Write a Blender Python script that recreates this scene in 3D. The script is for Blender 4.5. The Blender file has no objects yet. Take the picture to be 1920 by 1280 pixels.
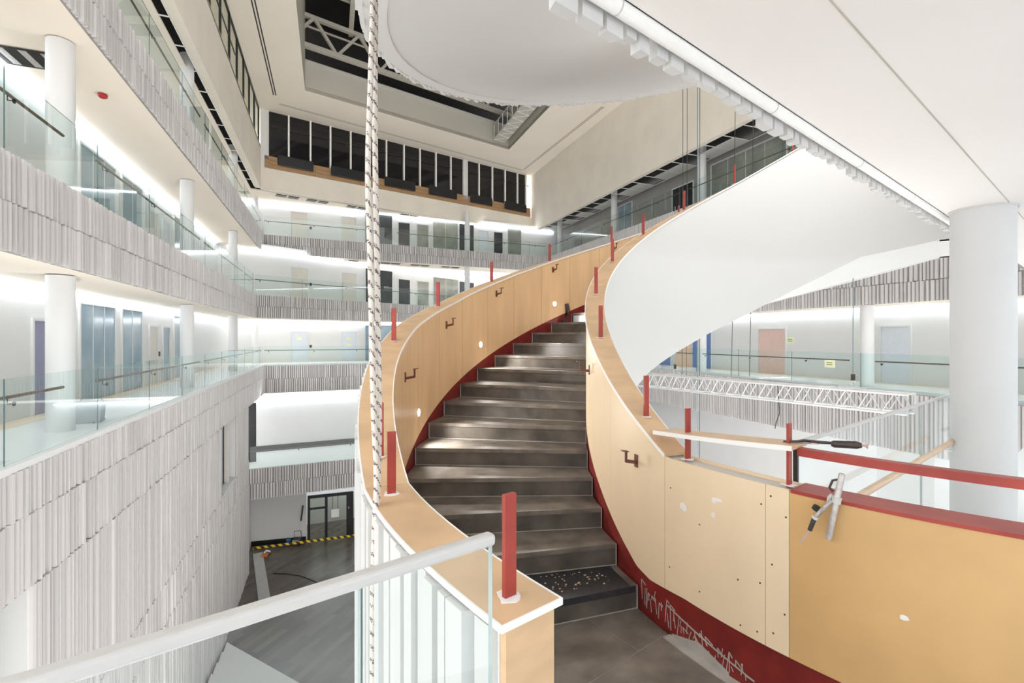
import bpy, bmesh, math, random
from mathutils import Vector, Matrix
random.seed(7)
scene = bpy.context.scene
col = scene.collection

# ------------------------------------------------------------------ camera, world, exposure
EYE = 1.7263
cam_d = bpy.data.cameras.new('camera')
cam = bpy.data.objects.new('camera', cam_d)
col.objects.link(cam)
cam.location = (0, 0, EYE)
cam.rotation_euler = (math.radians(90), 0, 0)
cam_d.sensor_width = 36.0
cam_d.lens = 17.0
cam_d.shift_y = -7.2 / 1920
cam_d.clip_start = 0.05
cam_d.clip_end = 300
scene.camera = cam

world = bpy.data.worlds.new('world')
scene.world = world
world.use_nodes = True
bgn = world.node_tree.nodes['Background']
bgn.inputs[0].default_value = (1.0, 0.985, 0.97, 1)
bgn.inputs[1].default_value = 1.55

vs = scene.view_settings
vs.view_transform = 'Standard'
vs.look = 'None'
vs.gamma = 1
vs.exposure = 0.86
vs.use_curve_mapping = False
cy = scene.cycles
cy.max_bounces = 9
cy.diffuse_bounces = 5
cy.glossy_bounces = 3
cy.transparent_max_bounces = 24
cy.sample_clamp_indirect = 6
cy.use_denoising = True

STRIP = 9.5      # emission of the corridor light strips

# ------------------------------------------------------------------ materials
def ramp(nt, stops):
    n = nt.nodes.new('ShaderNodeValToRGB')
    e = n.color_ramp.elements
    while len(e) < len(stops):
        e.new(0.5)
    for el, (p, c) in zip(e, stops):
        el.position = p
        el.color = (*c, 1)
    return n

def mat(name, c, rough=0.5, metal=0.0, var=0.0, scale=6.0, stretch=(1, 1, 1), bump=0.0, rnd=0.0, c2=None, detail=3, spec=None):
    m = bpy.data.materials.new(name)
    m.use_nodes = True
    nt = m.node_tree
    b = nt.nodes['Principled BSDF']
    b.inputs['Base Color'].default_value = (*c, 1)
    b.inputs['Roughness'].default_value = rough
    b.inputs['Metallic'].default_value = metal
    if spec is not None:
        b.inputs['Specular IOR Level'].default_value = spec
    src = None
    if var or c2 or bump:
        tc = nt.nodes.new('ShaderNodeTexCoord')
        mp = nt.nodes.new('ShaderNodeMapping')
        mp.inputs['Scale'].default_value = stretch
        nz = nt.nodes.new('ShaderNodeTexNoise')
        nz.inputs['Scale'].default_value = scale
        nz.inputs['Detail'].default_value = detail
        nt.links.new(tc.outputs['Object'], mp.inputs[0])
        nt.links.new(mp.outputs[0], nz.inputs['Vector'])
        if var or c2:
            lo = c2 if c2 else tuple(max(0, x * (1 - var)) for x in c)
            hi = c if c2 else tuple(min(1, x * (1 + var * .6)) for x in c)
            r = ramp(nt, [(0.32, lo), (0.68, hi)])
            nt.links.new(nz.outputs[0], r.inputs[0])
            src = r.outputs[0]
        if bump:
            bp = nt.nodes.new('ShaderNodeBump')
            bp.inputs['Strength'].default_value = bump
            bp.inputs['Distance'].default_value = 0.01
            nt.links.new(nz.outputs[0], bp.inputs['Height'])
            nt.links.new(bp.outputs[0], b.inputs['Normal'])
    if rnd:
        oi = nt.nodes.new('ShaderNodeObjectInfo')
        r = ramp(nt, [(0, tuple(x * (1 - rnd) for x in c)), (1, c)])
        nt.links.new(oi.outputs['Random'], r.inputs[0])
        src = r.outputs[0]
    if src:
        nt.links.new(src, b.inputs['Base Color'])
    return m

def emit(name, c, s):
    m = bpy.data.materials.new(name)
    m.use_nodes = True
    nt = m.node_tree
    nt.nodes.remove(nt.nodes['Principled BSDF'])
    e = nt.nodes.new('ShaderNodeEmission')
    e.inputs[0].default_value = (*c, 1)
    e.inputs[1].default_value = s
    nt.links.new(e.outputs[0], nt.nodes['Material Output'].inputs[0])
    return m

def glass(name, tint, ior=1.45, rough=0.0, gl=1.0):
    m = bpy.data.materials.new(name)
    m.use_nodes = True
    nt = m.node_tree
    nt.nodes.remove(nt.nodes['Principled BSDF'])
    t = nt.nodes.new('ShaderNodeBsdfTransparent')
    t.inputs[0].default_value = (*tint, 1)
    g = nt.nodes.new('ShaderNodeBsdfGlossy')
    g.inputs['Color'].default_value = (gl, gl, gl, 1)
    g.inputs['Roughness'].default_value = rough
    f = nt.nodes.new('ShaderNodeFresnel')
    f.inputs[0].default_value = ior
    mx = nt.nodes.new('ShaderNodeMixShader')
    ge = nt.nodes.new('ShaderNodeNewGeometry')     # reflect only at the outer face of a pane
    inv = nt.nodes.new('ShaderNodeMath'); inv.operation = 'SUBTRACT'; inv.inputs[0].default_value = 1.0
    mu = nt.nodes.new('ShaderNodeMath'); mu.operation = 'MULTIPLY'
    nt.links.new(ge.outputs['Backfacing'], inv.inputs[1])
    nt.links.new(inv.outputs[0], mu.inputs[0])
    nt.links.new(f.outputs[0], mu.inputs[1])
    nt.links.new(mu.outputs[0], mx.inputs[0])
    nt.links.new(t.outputs[0], mx.inputs[1])
    nt.links.new(g.outputs[0], mx.inputs[2])
    nt.links.new(mx.outputs[0], nt.nodes['Material Output'].inputs[0])
    return m

M = {}
M['white'] = mat('white_paint', (0.69, 0.69, 0.69), 0.55, var=0.02, scale=1.2)
M['soffit'] = mat('white_plaster', (0.675, 0.67, 0.655), 0.7, var=0.015, scale=0.8)
M['ceil'] = mat('warm_ceiling_paint', (0.88, 0.84, 0.81), 0.8, var=0.015, scale=0.6)
M['warmceil'] = mat('cream_ceiling', (0.88, 0.80, 0.70), 0.8, var=0.02, scale=0.5)
M['beige'] = mat('raw_plaster_wall', (0.80, 0.74, 0.65), 0.85, var=0.05, scale=0.7)
M['sage'] = mat('grey_green_recess', (0.52, 0.50, 0.43), 0.85, var=0.04, scale=0.6)
M['batten'] = mat('pale_grey_batten', (0.62, 0.595, 0.585), 0.6, rnd=0.2)
M['battenf'] = mat('pale_grey_batten_field', (0.61, 0.585, 0.575), 0.6, var=0.12, scale=9, stretch=(1, 1, 0.05))
M['gap'] = mat('groove_shade_backing', (0.30, 0.285, 0.28), 0.8, var=0.1)  # backing colour darkened to stand in for shade in the batten grooves
M['clad'] = mat('white_cladding_rib', (0.66, 0.655, 0.645), 0.5, rnd=0.05)
M['ply'] = mat('birch_ply', (0.78, 0.53, 0.30), 0.45, var=0.08, scale=3, stretch=(2, 2, 0.35))
M['plylight'] = mat('pale_birch_ply', (0.86, 0.70, 0.49), 0.42, var=0.06, scale=2.5, stretch=(1, 1, 0.5))
M['plywarm'] = mat('raw_mdf_panel', (0.66, 0.42, 0.185), 0.4, var=0.08, scale=3)
M['plycap'] = mat('plywood_cap', (0.70, 0.48, 0.285), 0.45, var=0.12, scale=4, stretch=(1, 1, 4))
M['edge'] = mat('white_edge_band', (0.92, 0.91, 0.89), 0.5, var=0.02)
M['red'] = mat('red_primer_steel', (0.42, 0.062, 0.043), 0.42, c2=(0.31, 0.036, 0.028), scale=5)
M['redbase'] = mat('scuffed_red_primer', (0.25, 0.024, 0.02), 0.4, c2=(0.16, 0.014, 0.013), scale=7, detail=6)
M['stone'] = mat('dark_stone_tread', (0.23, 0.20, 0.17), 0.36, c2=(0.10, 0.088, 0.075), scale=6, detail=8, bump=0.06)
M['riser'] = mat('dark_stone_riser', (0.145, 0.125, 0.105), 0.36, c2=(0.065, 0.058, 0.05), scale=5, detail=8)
M['tile'] = mat('dusty_stone_tile', (0.24, 0.21, 0.18), 0.5, c2=(0.10, 0.087, 0.074), scale=4, detail=8, bump=0.05)
M['joint'] = mat('pale_grout', (0.42, 0.40, 0.37), 0.9, var=0.2)
M['rubber'] = mat('black_rubber', (0.025, 0.025, 0.03), 0.55, var=0.3, scale=40, bump=0.2)
M['plaster'] = mat('white_filler', (0.88, 0.87, 0.86), 0.9, var=0.06, scale=30, bump=0.3)
M['bracket'] = mat('brown_primed_bracket', (0.16, 0.055, 0.035), 0.5, var=0.2)
M['rail'] = mat('white_metal_rail', (0.60, 0.59, 0.575), 0.4, var=0.02)
M['oak'] = mat('dark_oak_handrail', (0.13, 0.085, 0.055), 0.45, var=0.25, scale=8)
M['beech'] = mat('beech_handrail', (0.70, 0.50, 0.34), 0.4, var=0.1, scale=6)
M['black'] = mat('black_metal', (0.012, 0.013, 0.015), 0.4, var=0.2)
M['void'] = mat('dark_ceiling_void', (0.02, 0.019, 0.018), 0.9, var=0.3)
M['winpale'] = mat('pale_window_glass', (0.36, 0.40, 0.42), 0.15, var=0.15, scale=0.6)
M['dimwall'] = mat('shade_darkened_white_wall', (0.36, 0.345, 0.33), 0.8, var=0.05, scale=0.7)  # dimness of the right corridor without a strip, put into the wall colour
M['glassedge'] = mat('glass_edge', (0.10, 0.17, 0.17), 0.2, var=0.1)
M['glassedge2'] = mat('pale_glass_edge', (0.42, 0.50, 0.50), 0.2, var=0.1)
M['steel'] = mat('painted_steel', (0.50, 0.47, 0.41), 0.5, var=0.08)
M['alu'] = mat('aluminium_tube', (0.75, 0.75, 0.75), 0.35, 0.6, var=0.05)
M['dglass'] = mat('dark_window_glass', (0.012, 0.011, 0.013), 0.06, var=0.2, scale=0.5)
M['roofglass'] = mat('night_skylight', (0.02, 0.02, 0.018), 0.2, var=0.4, scale=0.7)
M['sillwood'] = mat('pine_sill_board', (0.42, 0.26, 0.13), 0.55, c2=(0.33, 0.19, 0.09), scale=3, stretch=(1, 1, 14))
M['doorgrey'] = mat('pale_door_leaf', (0.66, 0.62, 0.57), 0.5, var=0.03)
M['doorblue'] = mat('cool_white_door_leaf', (0.66, 0.70, 0.76), 0.5, var=0.03)
M['purple'] = mat('violet_grey_door_leaf', (0.25, 0.25, 0.38), 0.5, var=0.05)
M['pink'] = mat('pink_wood_door_leaf', (0.72, 0.52, 0.46), 0.5, var=0.04)
M['peach'] = mat('peach_wood_door_leaf', (0.86, 0.60, 0.44), 0.5, var=0.04)
M['blue'] = mat('cobalt_wall_panel', (0.12, 0.22, 0.50), 0.5, var=0.05)
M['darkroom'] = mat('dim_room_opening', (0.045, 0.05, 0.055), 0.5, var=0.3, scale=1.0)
M['office'] = mat('blue_grey_office_glass', (0.20, 0.29, 0.37), 0.12, c2=(0.34, 0.42, 0.47), scale=0.8)
M['officew'] = mat('grey_office_glass', (0.20, 0.21, 0.19), 0.12, c2=(0.36, 0.37, 0.33), scale=0.7)
M['whitefloor'] = mat('white_resin_floor', (0.80, 0.81, 0.81), 0.25, var=0.02, scale=0.6)
M['oakfloor'] = mat('pale_oak_strip', (0.72, 0.60, 0.46), 0.4, var=0.08, scale=3)
M['note'] = mat('yellow_paper', (0.80, 0.82, 0.55), 0.8, var=0.05)
M['tagtext'] = mat('grey_print', (0.25, 0.27, 0.15), 0.8, var=0.05)
M['cable'] = mat('dark_wire', (0.05, 0.06, 0.06), 0.5, var=0.1)
M['teal'] = mat('grey_teal_cable', (0.25, 0.32, 0.34), 0.5, var=0.1)
M['alarm'] = mat('red_plastic', (0.45, 0.02, 0.02), 0.4, var=0.1)
M['orange'] = mat('orange_plastic', (0.75, 0.22, 0.05), 0.4, var=0.1)
M['bluep'] = mat('blue_plastic', (0.05, 0.2, 0.6), 0.4, var=0.1)
M['gunmetal'] = mat('worn_tool_steel', (0.55, 0.52, 0.50), 0.45, 0.5, c2=(0.35, 0.33, 0.32), scale=60)
M['gundark'] = mat('dark_tool_grip', (0.05, 0.04, 0.038), 0.45, var=0.3, scale=40)
M['sausage'] = mat('foil_tube', (0.48, 0.45, 0.44), 0.35, 0.3, c2=(0.62, 0.58, 0.56), scale=50)
M['copper'] = mat('pinkish_nozzle', (0.55, 0.40, 0.35), 0.5, var=0.1)
M['glass'] = glass('clear_balustrade_glass', (0.925, 0.972, 0.968), 1.5)
M['glassnear'] = glass('low_iron_glass', (0.955, 0.985, 0.985), 1.75)
M['winglass'] = glass('tinted_clerestory_glass', (0.72, 0.74, 0.70), 1.5)
M['strip'] = emit('led_strip', (0.86, 0.94, 1.0), STRIP)
M['spot'] = emit('spot_lamp', (1, 0.97, 0.92), 40)

# stone tile floor of the hall: long dark planks
def plank_mat():
    m = mat('dark_plank_floor', (0.10, 0.085, 0.075), 0.28)
    nt = m.node_tree
    b = nt.nodes['Principled BSDF']
    tc = nt.nodes.new('ShaderNodeTexCoord')
    mp = nt.nodes.new('ShaderNodeMapping')
    mp.inputs['Rotation'].default_value = (0, 0, math.radians(-70))
    br = nt.nodes.new('ShaderNodeTexBrick')
    br.inputs['Scale'].default_value = 1.0
    br.inputs['Brick Width'].default_value = 1.6
    br.inputs['Row Height'].default_value = 0.3
    br.inputs['Mortar Size'].default_value = 0.004
    br.inputs['Color1'].default_value = (0.16, 0.135, 0.115, 1)
    br.inputs['Color2'].default_value = (0.075, 0.063, 0.056, 1)
    br.inputs['Mortar'].default_value = (0.05, 0.045, 0.04, 1)
    nt.links.new(tc.outputs['Object'], mp.inputs[0])
    nt.links.new(mp.outputs[0], br.inputs['Vector'])
    nt.links.new(br.outputs[0], b.inputs['Base Color'])
    return m
M['plank'] = plank_mat()

def rope_mat():
    m = mat('braided_rope', (0.80, 0.74, 0.66), 0.85)
    nt = m.node_tree
    b = nt.nodes['Principled BSDF']
    tc = nt.nodes.new('ShaderNodeTexCoord')
    mp = nt.nodes.new('ShaderNodeMapping')
    mp.inputs['Scale'].default_value = (1, 1, 1)
    nz = nt.nodes.new('ShaderNodeTexNoise')
    nz.inputs['Scale'].default_value = 170
    nz.inputs['Detail'].default_value = 1
    wv = nt.nodes.new('ShaderNodeTexWave')
    wv.bands_direction = 'DIAGONAL'
    wv.inputs['Scale'].default_value = 12
    wv.inputs['Distortion'].default_value = 1.0
    mul = nt.nodes.new('ShaderNodeMath'); mul.operation = 'MULTIPLY'
    r = ramp(nt, [(0.40, (0.72, 0.67, 0.60)), (0.50, (0.16, 0.10, 0.12))])
    nt.links.new(tc.outputs['Object'], mp.inputs[0])
    nt.links.new(mp.outputs[0], nz.inputs['Vector'])
    nt.links.new(mp.outputs[0], wv.inputs['Vector'])
    nt.links.new(nz.outputs[0], mul.inputs[0])
    nt.links.new(wv.outputs[1], mul.inputs[1])
    nt.links.new(mul.outputs[0], r.inputs[0])
    nt.links.new(r.outputs[0], b.inputs['Base Color'])
    bp = nt.nodes.new('ShaderNodeBump'); bp.inputs['Strength'].default_value = 0.4
    bp.inputs['Distance'].default_value = 0.003
    nt.links.new(wv.outputs[1], bp.inputs['Height'])
    nt.links.new(bp.outputs[0], b.inputs['Normal'])
    return m
M['rope'] = rope_mat()

def tape_mat():
    m = mat('hazard_tape', (0.8, 0.65, 0.05), 0.5)
    nt = m.node_tree
    b = nt.nodes['Principled BSDF']
    tc = nt.nodes.new('ShaderNodeTexCoord')
    wv = nt.nodes.new('ShaderNodeTexWave')
    wv.bands_direction = 'DIAGONAL'
    wv.inputs['Scale'].default_value = 1.3
    r = ramp(nt, [(0.48, (0.85, 0.70, 0.04)), (0.52, (0.10, 0.03, 0.02))])
    nt.links.new(tc.outputs['Object'], wv.inputs['Vector'])
    nt.links.new(wv.outputs[1], r.inputs[0])
    nt.links.new(r.outputs[0], b.inputs['Base Color'])
    return m
M['tape'] = tape_mat()

# ------------------------------------------------------------------ object helpers
def tag(o, label=None, cat=None, group=None, kind=None):
    if label: o['label'] = label
    if cat: o['category'] = cat
    if group: o['group'] = group
    if kind: o['kind'] = kind
    return o

def link(name, me, m=None, parent=None, smooth=False):
    if m is not None:
        me.materials.append(M[m] if isinstance(m, str) else m)
    if smooth:
        for p in me.polygons:
            p.use_smooth = True
    o = bpy.data.objects.new(name, me)
    col.objects.link(o)
    if parent is not None:
        o.parent = parent
    return o

def empty(name, loc=(0, 0, 0)):
    o = bpy.data.objects.new(name, None)
    o.empty_display_size = 0.1
    o.location = loc
    col.objects.link(o)
    return o

def pane(parent, m, A, B, o0, o1, z0, z1):
    o = box('pane', m, None, A, B, o0, o1, z0, z1)
    o.data.materials.append(M['glassedge' if m == 'glass' else 'glassedge2'])
    d = Vector((B[0] - A[0], B[1] - A[1])).normalized(); n = Vector((-d.y, d.x, 0))
    for p in o.data.polygons:
        if abs(p.normal.dot(n)) < 0.7: p.material_index = 1
    return under(parent, o)

class MB:
    """collects boxes, prisms and tubes for one mesh"""
    def __init__(s):
        s.v = []; s.f = []
    def add(s, vs, fs):
        k = len(s.v)
        s.v += [tuple(x) for x in vs]
        s.f += [tuple(i + k for i in f) for f in fs]
    def prism(s, pts, z0, z1):
        """vertical prism over a 2-D polygon"""
        n = len(pts)
        a = sum(pts[i][0] * pts[(i + 1) % n][1] - pts[(i + 1) % n][0] * pts[i][1] for i in range(n))
        if a < 0: pts = pts[::-1]
        vs = [(p[0], p[1], z0) for p in pts] + [(p[0], p[1], z1) for p in pts]
        fs = [tuple(range(n))[::-1], tuple(range(n, 2 * n))] + [(i, (i + 1) % n, n + (i + 1) % n, n + i) for i in range(n)]
        s.add(vs, fs)
    def seg(s, A, B, o0, o1, z0, z1, nrm=None):
        """box along segment A-B, between offsets o0..o1 along the left-hand normal (or nrm)"""
        d = Vector((B[0] - A[0], B[1] - A[1])).normalized()
        n = Vector(nrm) if nrm else Vector((-d.y, d.x))
        s.prism([(A[0] + n.x * o0, A[1] + n.y * o0), (B[0] + n.x * o0, B[1] + n.y * o0),
                 (B[0] + n.x * o1, B[1] + n.y * o1), (A[0] + n.x * o1, A[1] + n.y * o1)], z0, z1)
    def bar(s, a, b, w, h=None, up=(0, 0, 1)):
        """rectangular bar between two 3-D points"""
        h = h or w
        a = Vector(a); b = Vector(b); d = (b - a).normalized()
        u = Vector(up)
        if abs(d.dot(u)) > 0.98: u = Vector((1, 0, 0))
        sx = d.cross(u).normalized(); sy = sx.cross(d).normalized()
        vs = []
        for p in (a, b):
            for i, j in ((-1, -1), (1, -1), (1, 1), (-1, 1)):
                vs.append(p + sx * (i * w / 2) + sy * (j * h / 2))
        s.add(vs, [(0, 1, 2, 3), (7, 6, 5, 4), (0, 4, 5, 1), (1, 5, 6, 2), (2, 6, 7, 3), (3, 7, 4, 0)])
    def tube(s, pts, r, n=8, r_end=None):
        pts = [Vector(p) for p in pts]
        k = len(s.v); N = len(pts)
        for i, p in enumerate(pts):
            t = (pts[min(i + 1, N - 1)] - pts[max(i - 1, 0)]).normalized()
            u = Vector((0, 0, 1)) if abs(t.z) < 0.9 else Vector((1, 0, 0))
            x = t.cross(u).normalized(); y = x.cross(t).normalized()
            rr = r[i] if isinstance(r, (list, tuple)) else r
            for j in range(n):
                a = 2 * math.pi * j / n
                s.v.append(tuple(p + x * math.cos(a) * rr + y * math.sin(a) * rr))
        for i in range(N - 1):
            for j in range(n):
                s.f.append((k + i * n + j, k + i * n + (j + 1) % n, k + (i + 1) * n + (j + 1) % n, k + (i + 1) * n + j))
        s.f.append(tuple(k + j for j in range(n))[::-1])
        s.f.append(tuple(k + (N - 1) * n + j for j in range(n)))
    def disc(s, c, nrm, r, t, n=16):
        c = Vector(c); nrm = Vector(nrm).normalized()
        s.tube([c, c + nrm * t], r, n)
    def quad(s, *p):
        s.add(p, [tuple(range(len(p)))])
    def build(s, name, m, parent=None, smooth=False):
        me = bpy.data.meshes.new(name)
        me.from_pydata(s.v, [], s.f)
        me.update()
        bm = bmesh.new(); bm.from_mesh(me)
        bmesh.ops.recalc_face_normals(bm, faces=bm.faces[:])
        bm.to_mesh(me); bm.free()
        return link(name, me, m, parent, smooth)

def box(name, m, parent, A, B, o0, o1, z0, z1, nrm=None):
    b = MB(); b.seg(A, B, o0, o1, z0, z1, nrm)
    return b.build(name, m, parent)

def smooth_by_angle(o, deg=35):
    for p in o.data.polygons: p.use_smooth = True
    try:
        o.data.set_sharp_from_angle(angle=math.radians(deg))
    except Exception:
        pass
    return o

# ------------------------------------------------------------------ plan of the atrium
N_L = Vector((-0.9360, -0.3520))      # outward normal of the left wing edge
D_L = Vector((-0.3520, 0.9360))       # direction of the two long sides
def Lpt(Y, p=4.05):
    s = (Y + p * 0.352) / 0.936
    q = N_L * p + D_L * s
    return (q.x, q.y)
def Rpt(Y, off):
    return (1.7 + off + 0.376 * (42.9 - Y), Y)
Z3, Z4, Z5, Z6 = -5.25, 0.0, 4.2, 8.4
ZG = -10.65
ZROOF = 16.05
def miter(poly, off):
    """offset an open polyline to its left"""
    ds = [Vector((poly[i + 1][0] - poly[i][0], poly[i + 1][1] - poly[i][1])).normalized() for i in range(len(poly) - 1)]
    ns = [Vector((-d.y, d.x)) for d in ds]
    out = []
    for i, p in enumerate(poly):
        if i == 0: n = ns[0]; k = 1
        elif i == len(poly) - 1: n = ns[-1]; k = 1
        else:
            n = (ns[i - 1] + ns[i]).normalized(); k = 1 / max(0.3, n.dot(ns[i]))
        out.append((p[0] + n.x * off * k, p[1] + n.y * off * k))
    return out
def hit(x, A, B):
    """where the sight line at bearing x meets the plan line A-B: metres from A"""
    u = (x - 960) / 906.7
    dx, dy = B[0] - A[0], B[1] - A[1]
    t = (u * A[1] - A[0]) / (dx - u * dy)
    return t * math.hypot(dx, dy)
def along(A, B, s):
    L = math.hypot(B[0] - A[0], B[1] - A[1])
    return (A[0] + (B[0] - A[0]) * s / L, A[1] + (B[1] - A[1]) * s / L)

EDGE = {
    4: [Lpt(1.0), Lpt(31.3), (3.64, 40.4), Rpt(4.0, 1.0)],
    5: [Lpt(1.0), Lpt(27.8), (1.30, 46.6), Rpt(4.0, 1.0)],
    6: [Lpt(1.0), Lpt(31.2), (3.00, 40.1), Rpt(4.0, 0.5)],
}
TOPZ = {4: Z4, 5: Z5, 6: Z6}
CEILZ = {4: 2.87, 5: 7.20, 6: 11.05}
BOTZ = {4: -1.88, 5: 2.87, 6: 7.20}
WALK = 2.1
# edges run left -> back -> right with the atrium on their right-hand side, so outward = left normal
WALL = {k: miter(EDGE[k], WALK) for k in EDGE}
BEAM = [Lpt(1.0), Lpt(30.2), (1.70, 42.9), Rpt(4.0, 0.0)]

lvl_words = {4: 'entrance gallery', 5: 'middle gallery', 6: 'top gallery'}

# ------------------------------------------------------------------ floors, soffits, corridor walls
def strip_mesh(poly_a, poly_b, z0, z1):
    b = MB()
    for i in range(len(poly_a) - 1):
        b.prism([poly_a[i], poly_a[i + 1], poly_b[i + 1], poly_b[i]], z0, z1)
    return b

for k in (4, 5, 6):
    inner = miter(EDGE[k], 0.06)
    outer = miter(EDGE[k], WALK + 0.3)
    o = strip_mesh(inner, outer, BOTZ[k] + 0.02 if k != 4 else -0.4, TOPZ[k]).build('floor', 'whitefloor' if k == 4 else 'warmceil')
    tag(o, {4: 'white gallery floor running round the atrium at eye level side', 5: 'gallery floor slab with cream soffit one storey above the landing',
            6: 'gallery floor slab with cream soffit two storeys above the landing'}[k], 'floor', kind='structure')
    # back walls of the corridors, one per side
    w = WALL[k]
    for i, side in enumerate(('left', 'back', 'right')):
        o = box('wall_' + side, 'white' if not (k == 6 and side == 'right') else 'dimwall', None, w[i], w[i + 1], 0, 0.15, TOPZ[k], CEILZ[k] + 0.35)
        tag(o, 'white corridor wall on the %s side of the %s' % (side, lvl_words[k]), 'wall', kind='structure')
# pale oak strip along the corridor wall on the landing level
o = strip_mesh(miter(EDGE[4], WALK - 0.45), miter(EDGE[4], WALK - 0.02), 0.0, 0.006).build('trim_1', 'oakfloor')
tag(o, 'pale oak floor strip along the corridor wall', 'floor strip', kind='structure')

# ceilings of the top gallery: dark open strip beside the beam, cream ceiling behind
c6 = miter(BEAM, 0.0)
o = strip_mesh(miter(BEAM, 0.05), miter(BEAM, 3.2), 11.62, 11.7).build('ceiling', 'void')
tag(o, 'black open ceiling void above the top gallery', 'ceiling', kind='structure')
b = MB()
pa, pb = miter(BEAM, 0.62), miter(BEAM, 3.2)
b.prism([pa[0], pa[1], pb[1], pb[0]], 11.08, 11.14)
b.prism([pa[1], pa[2], pb[2], pb[1]], 11.08, 11.14)
o = b.build('ceiling', 'warmceil')
tag(o, 'cream suspended ceiling over the top gallery corridor', 'ceiling', kind='structure')

# ------------------------------------------------------------------ battens
VAR = []
for i in range(8):
    w = (0.055, 0.07, 0.085, 0.10)[i % 4]; d = (0.06, 0.075, 0.055, 0.075, 0.075, 0.04, 0.07, 0.05)[i]
    c, c2 = random.uniform(0.002, 0.008), random.uniform(0.006, 0.022)
    if i % 2: c, c2 = c2, c
    vs = [(-w / 2, 0, 0), (-w / 2 + c, d, 0), (w / 2 - c2, d, 0), (w / 2, 0, 0)]
    vs = vs + [(x, y, 1) for x, y, z in vs]
    fs = [(0, 1, 2, 3), (7, 6, 5, 4), (0, 4, 5, 1), (1, 5, 6, 2), (2, 6, 7, 3), (3, 7, 4, 0)]
    VAR.append((w, vs, fs))
VMESH = {}
def vmesh(i, m):
    if (i, m) not in VMESH:
        w, vs, fs = VAR[i]
        me = bpy.data.meshes.new('batten')
        me.from_pydata(vs, [], fs); me.update()
        bm = bmesh.new(); bm.from_mesh(me); bmesh.ops.recalc_face_normals(bm, faces=bm.faces[:]); bm.to_mesh(me); bm.free()
        me.materials.append(M[m])
        VMESH[(i, m)] = me
    return VMESH[(i, m)]

def battens(parent, A, B, rows, single, skip=(), off=0.0, jit=0.018, m='batten', mf='battenf'):
    """clad A-B (atrium on the right-hand side); single=(s0,s1): stretch built batten by batten"""
    A = Vector(A); B = Vector(B); d = (B - A); L = d.length; d.normalize()
    n = Vector((d.y, -d.x))
    R = Matrix(((d.x, n.x, 0), (d.y, n.y, 0), (0, 0, 1)))
    field = MB()
    for (zb, zt, s_from, s_to) in rows:
        s = s_from + random.uniform(0, 0.05)
        s_end = min(L, s_to)
        while s < s_end:
            i = random.randrange(8); w = VAR[i][0]
            c = s + w / 2
            s += w + random.choice((0.025, 0.04, 0.055, 0.07, 0.04))
            if any(a < c < bb and zb < z1 and zt > z0 for a, bb, z0, z1 in skip): continue
            z0 = zb + random.uniform(-jit, jit * .4); z1 = zt - random.uniform(0, 0.008)
            p = A + d * c + n * off
            if single and single[0] < c < single[1]:
                o = bpy.data.objects.new('batten', vmesh(i, m))
                o.matrix_world = Matrix.Translation((p.x, p.y, z0)) @ R.to_4x4() @ Matrix.Diagonal((1, 1, z1 - z0, 1))
                col.objects.link(o)
                o.parent = parent
            else:
                field.add([(p.x + d.x * x + n.x * y, p.y + d.y * x + n.y * y, z0 + z * (z1 - z0)) for x, y, z in VAR[i][1]], VAR[i][2])
    if field.v:
        o = field.build('batten_field', mf, parent)
        o['kind'] = 'stuff'

def sY(Y, p=4.05):          # metres along an edge that starts at Lpt(1)
    return (Y - 1.0) / 0.936

tn = [1]
def fascia(label, A, B, z0, z1):
    tn[0] += 1
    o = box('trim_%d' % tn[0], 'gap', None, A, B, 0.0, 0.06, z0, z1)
    return tag(o, label, 'fascia', kind='structure')

# left side
e4, e5, e6 = EDGE[4], EDGE[5], EDGE[6]
t6 = fascia('grey batten fascia along the left edge of the top gallery', e6[0], e6[1], 7.2, 8.38)
battens(t6, e6[0], e6[1], [(7.80, 8.40, 0, 99), (7.18, 7.78, 0, 99)], (sY(5), sY(13)))
t5 = fascia('grey batten fascia along the left edge of the middle gallery', e5[0], e5[1], 2.88, 4.18)
battens(t5, e5[0], e5[1], [(3.55, 4.20, 0, 99), (2.88, 3.53, 0, 99)], (sY(5), sY(13)))

# tall batten-clad wall below the landing level on the left
wl = MB()
WA, WB = Lpt(1.0), Lpt(25.3)
def wseg(Ya, Yb, z0, z1):
    wl.seg(Lpt(Ya), Lpt(Yb), 0.0, 0.35, z0, z1)
wseg(1.0, 31.3, -1.86, -0.12)
wseg(1.0, 3.2, -4.66, -1.86)
wseg(6.95, 18.9, -4.66, -1.86)
wseg(22.1, 25.3, -4.66, -1.86)
wseg(1.0, 25.3, ZG, -4.66)
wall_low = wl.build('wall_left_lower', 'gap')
tag(wall_low, 'tall pale batten-clad wall below the left gallery', 'wall', kind='structure')
skip = [(sY(3.2), sY(6.95), -4.6, -1.9), (sY(18.9), sY(22.1), -4.6, -1.9)]
battens(wall_low, WA, Lpt(31.3), [(-0.76, -0.10, 0, 99), (-1.82, -0.78, 0, 99)], (sY(5.2), sY(12.2)), ())
battens(wall_low, WA, WB, [(-4.65, -1.84, 0, 99), (-5.70, -4.67, 0, 99), (ZG, -5.72, 0, 99)], (sY(5.2), sY(12.2)), skip)
# cream ledge on top
o = MB(); o.seg(Lpt(1), Lpt(31.3), -0.06, 0.12, -0.1, -0.005)
o = o.build('trim_20', 'white'); tag(o, 'white ledge on top of the left batten wall', 'ledge', kind='structure')
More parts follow.
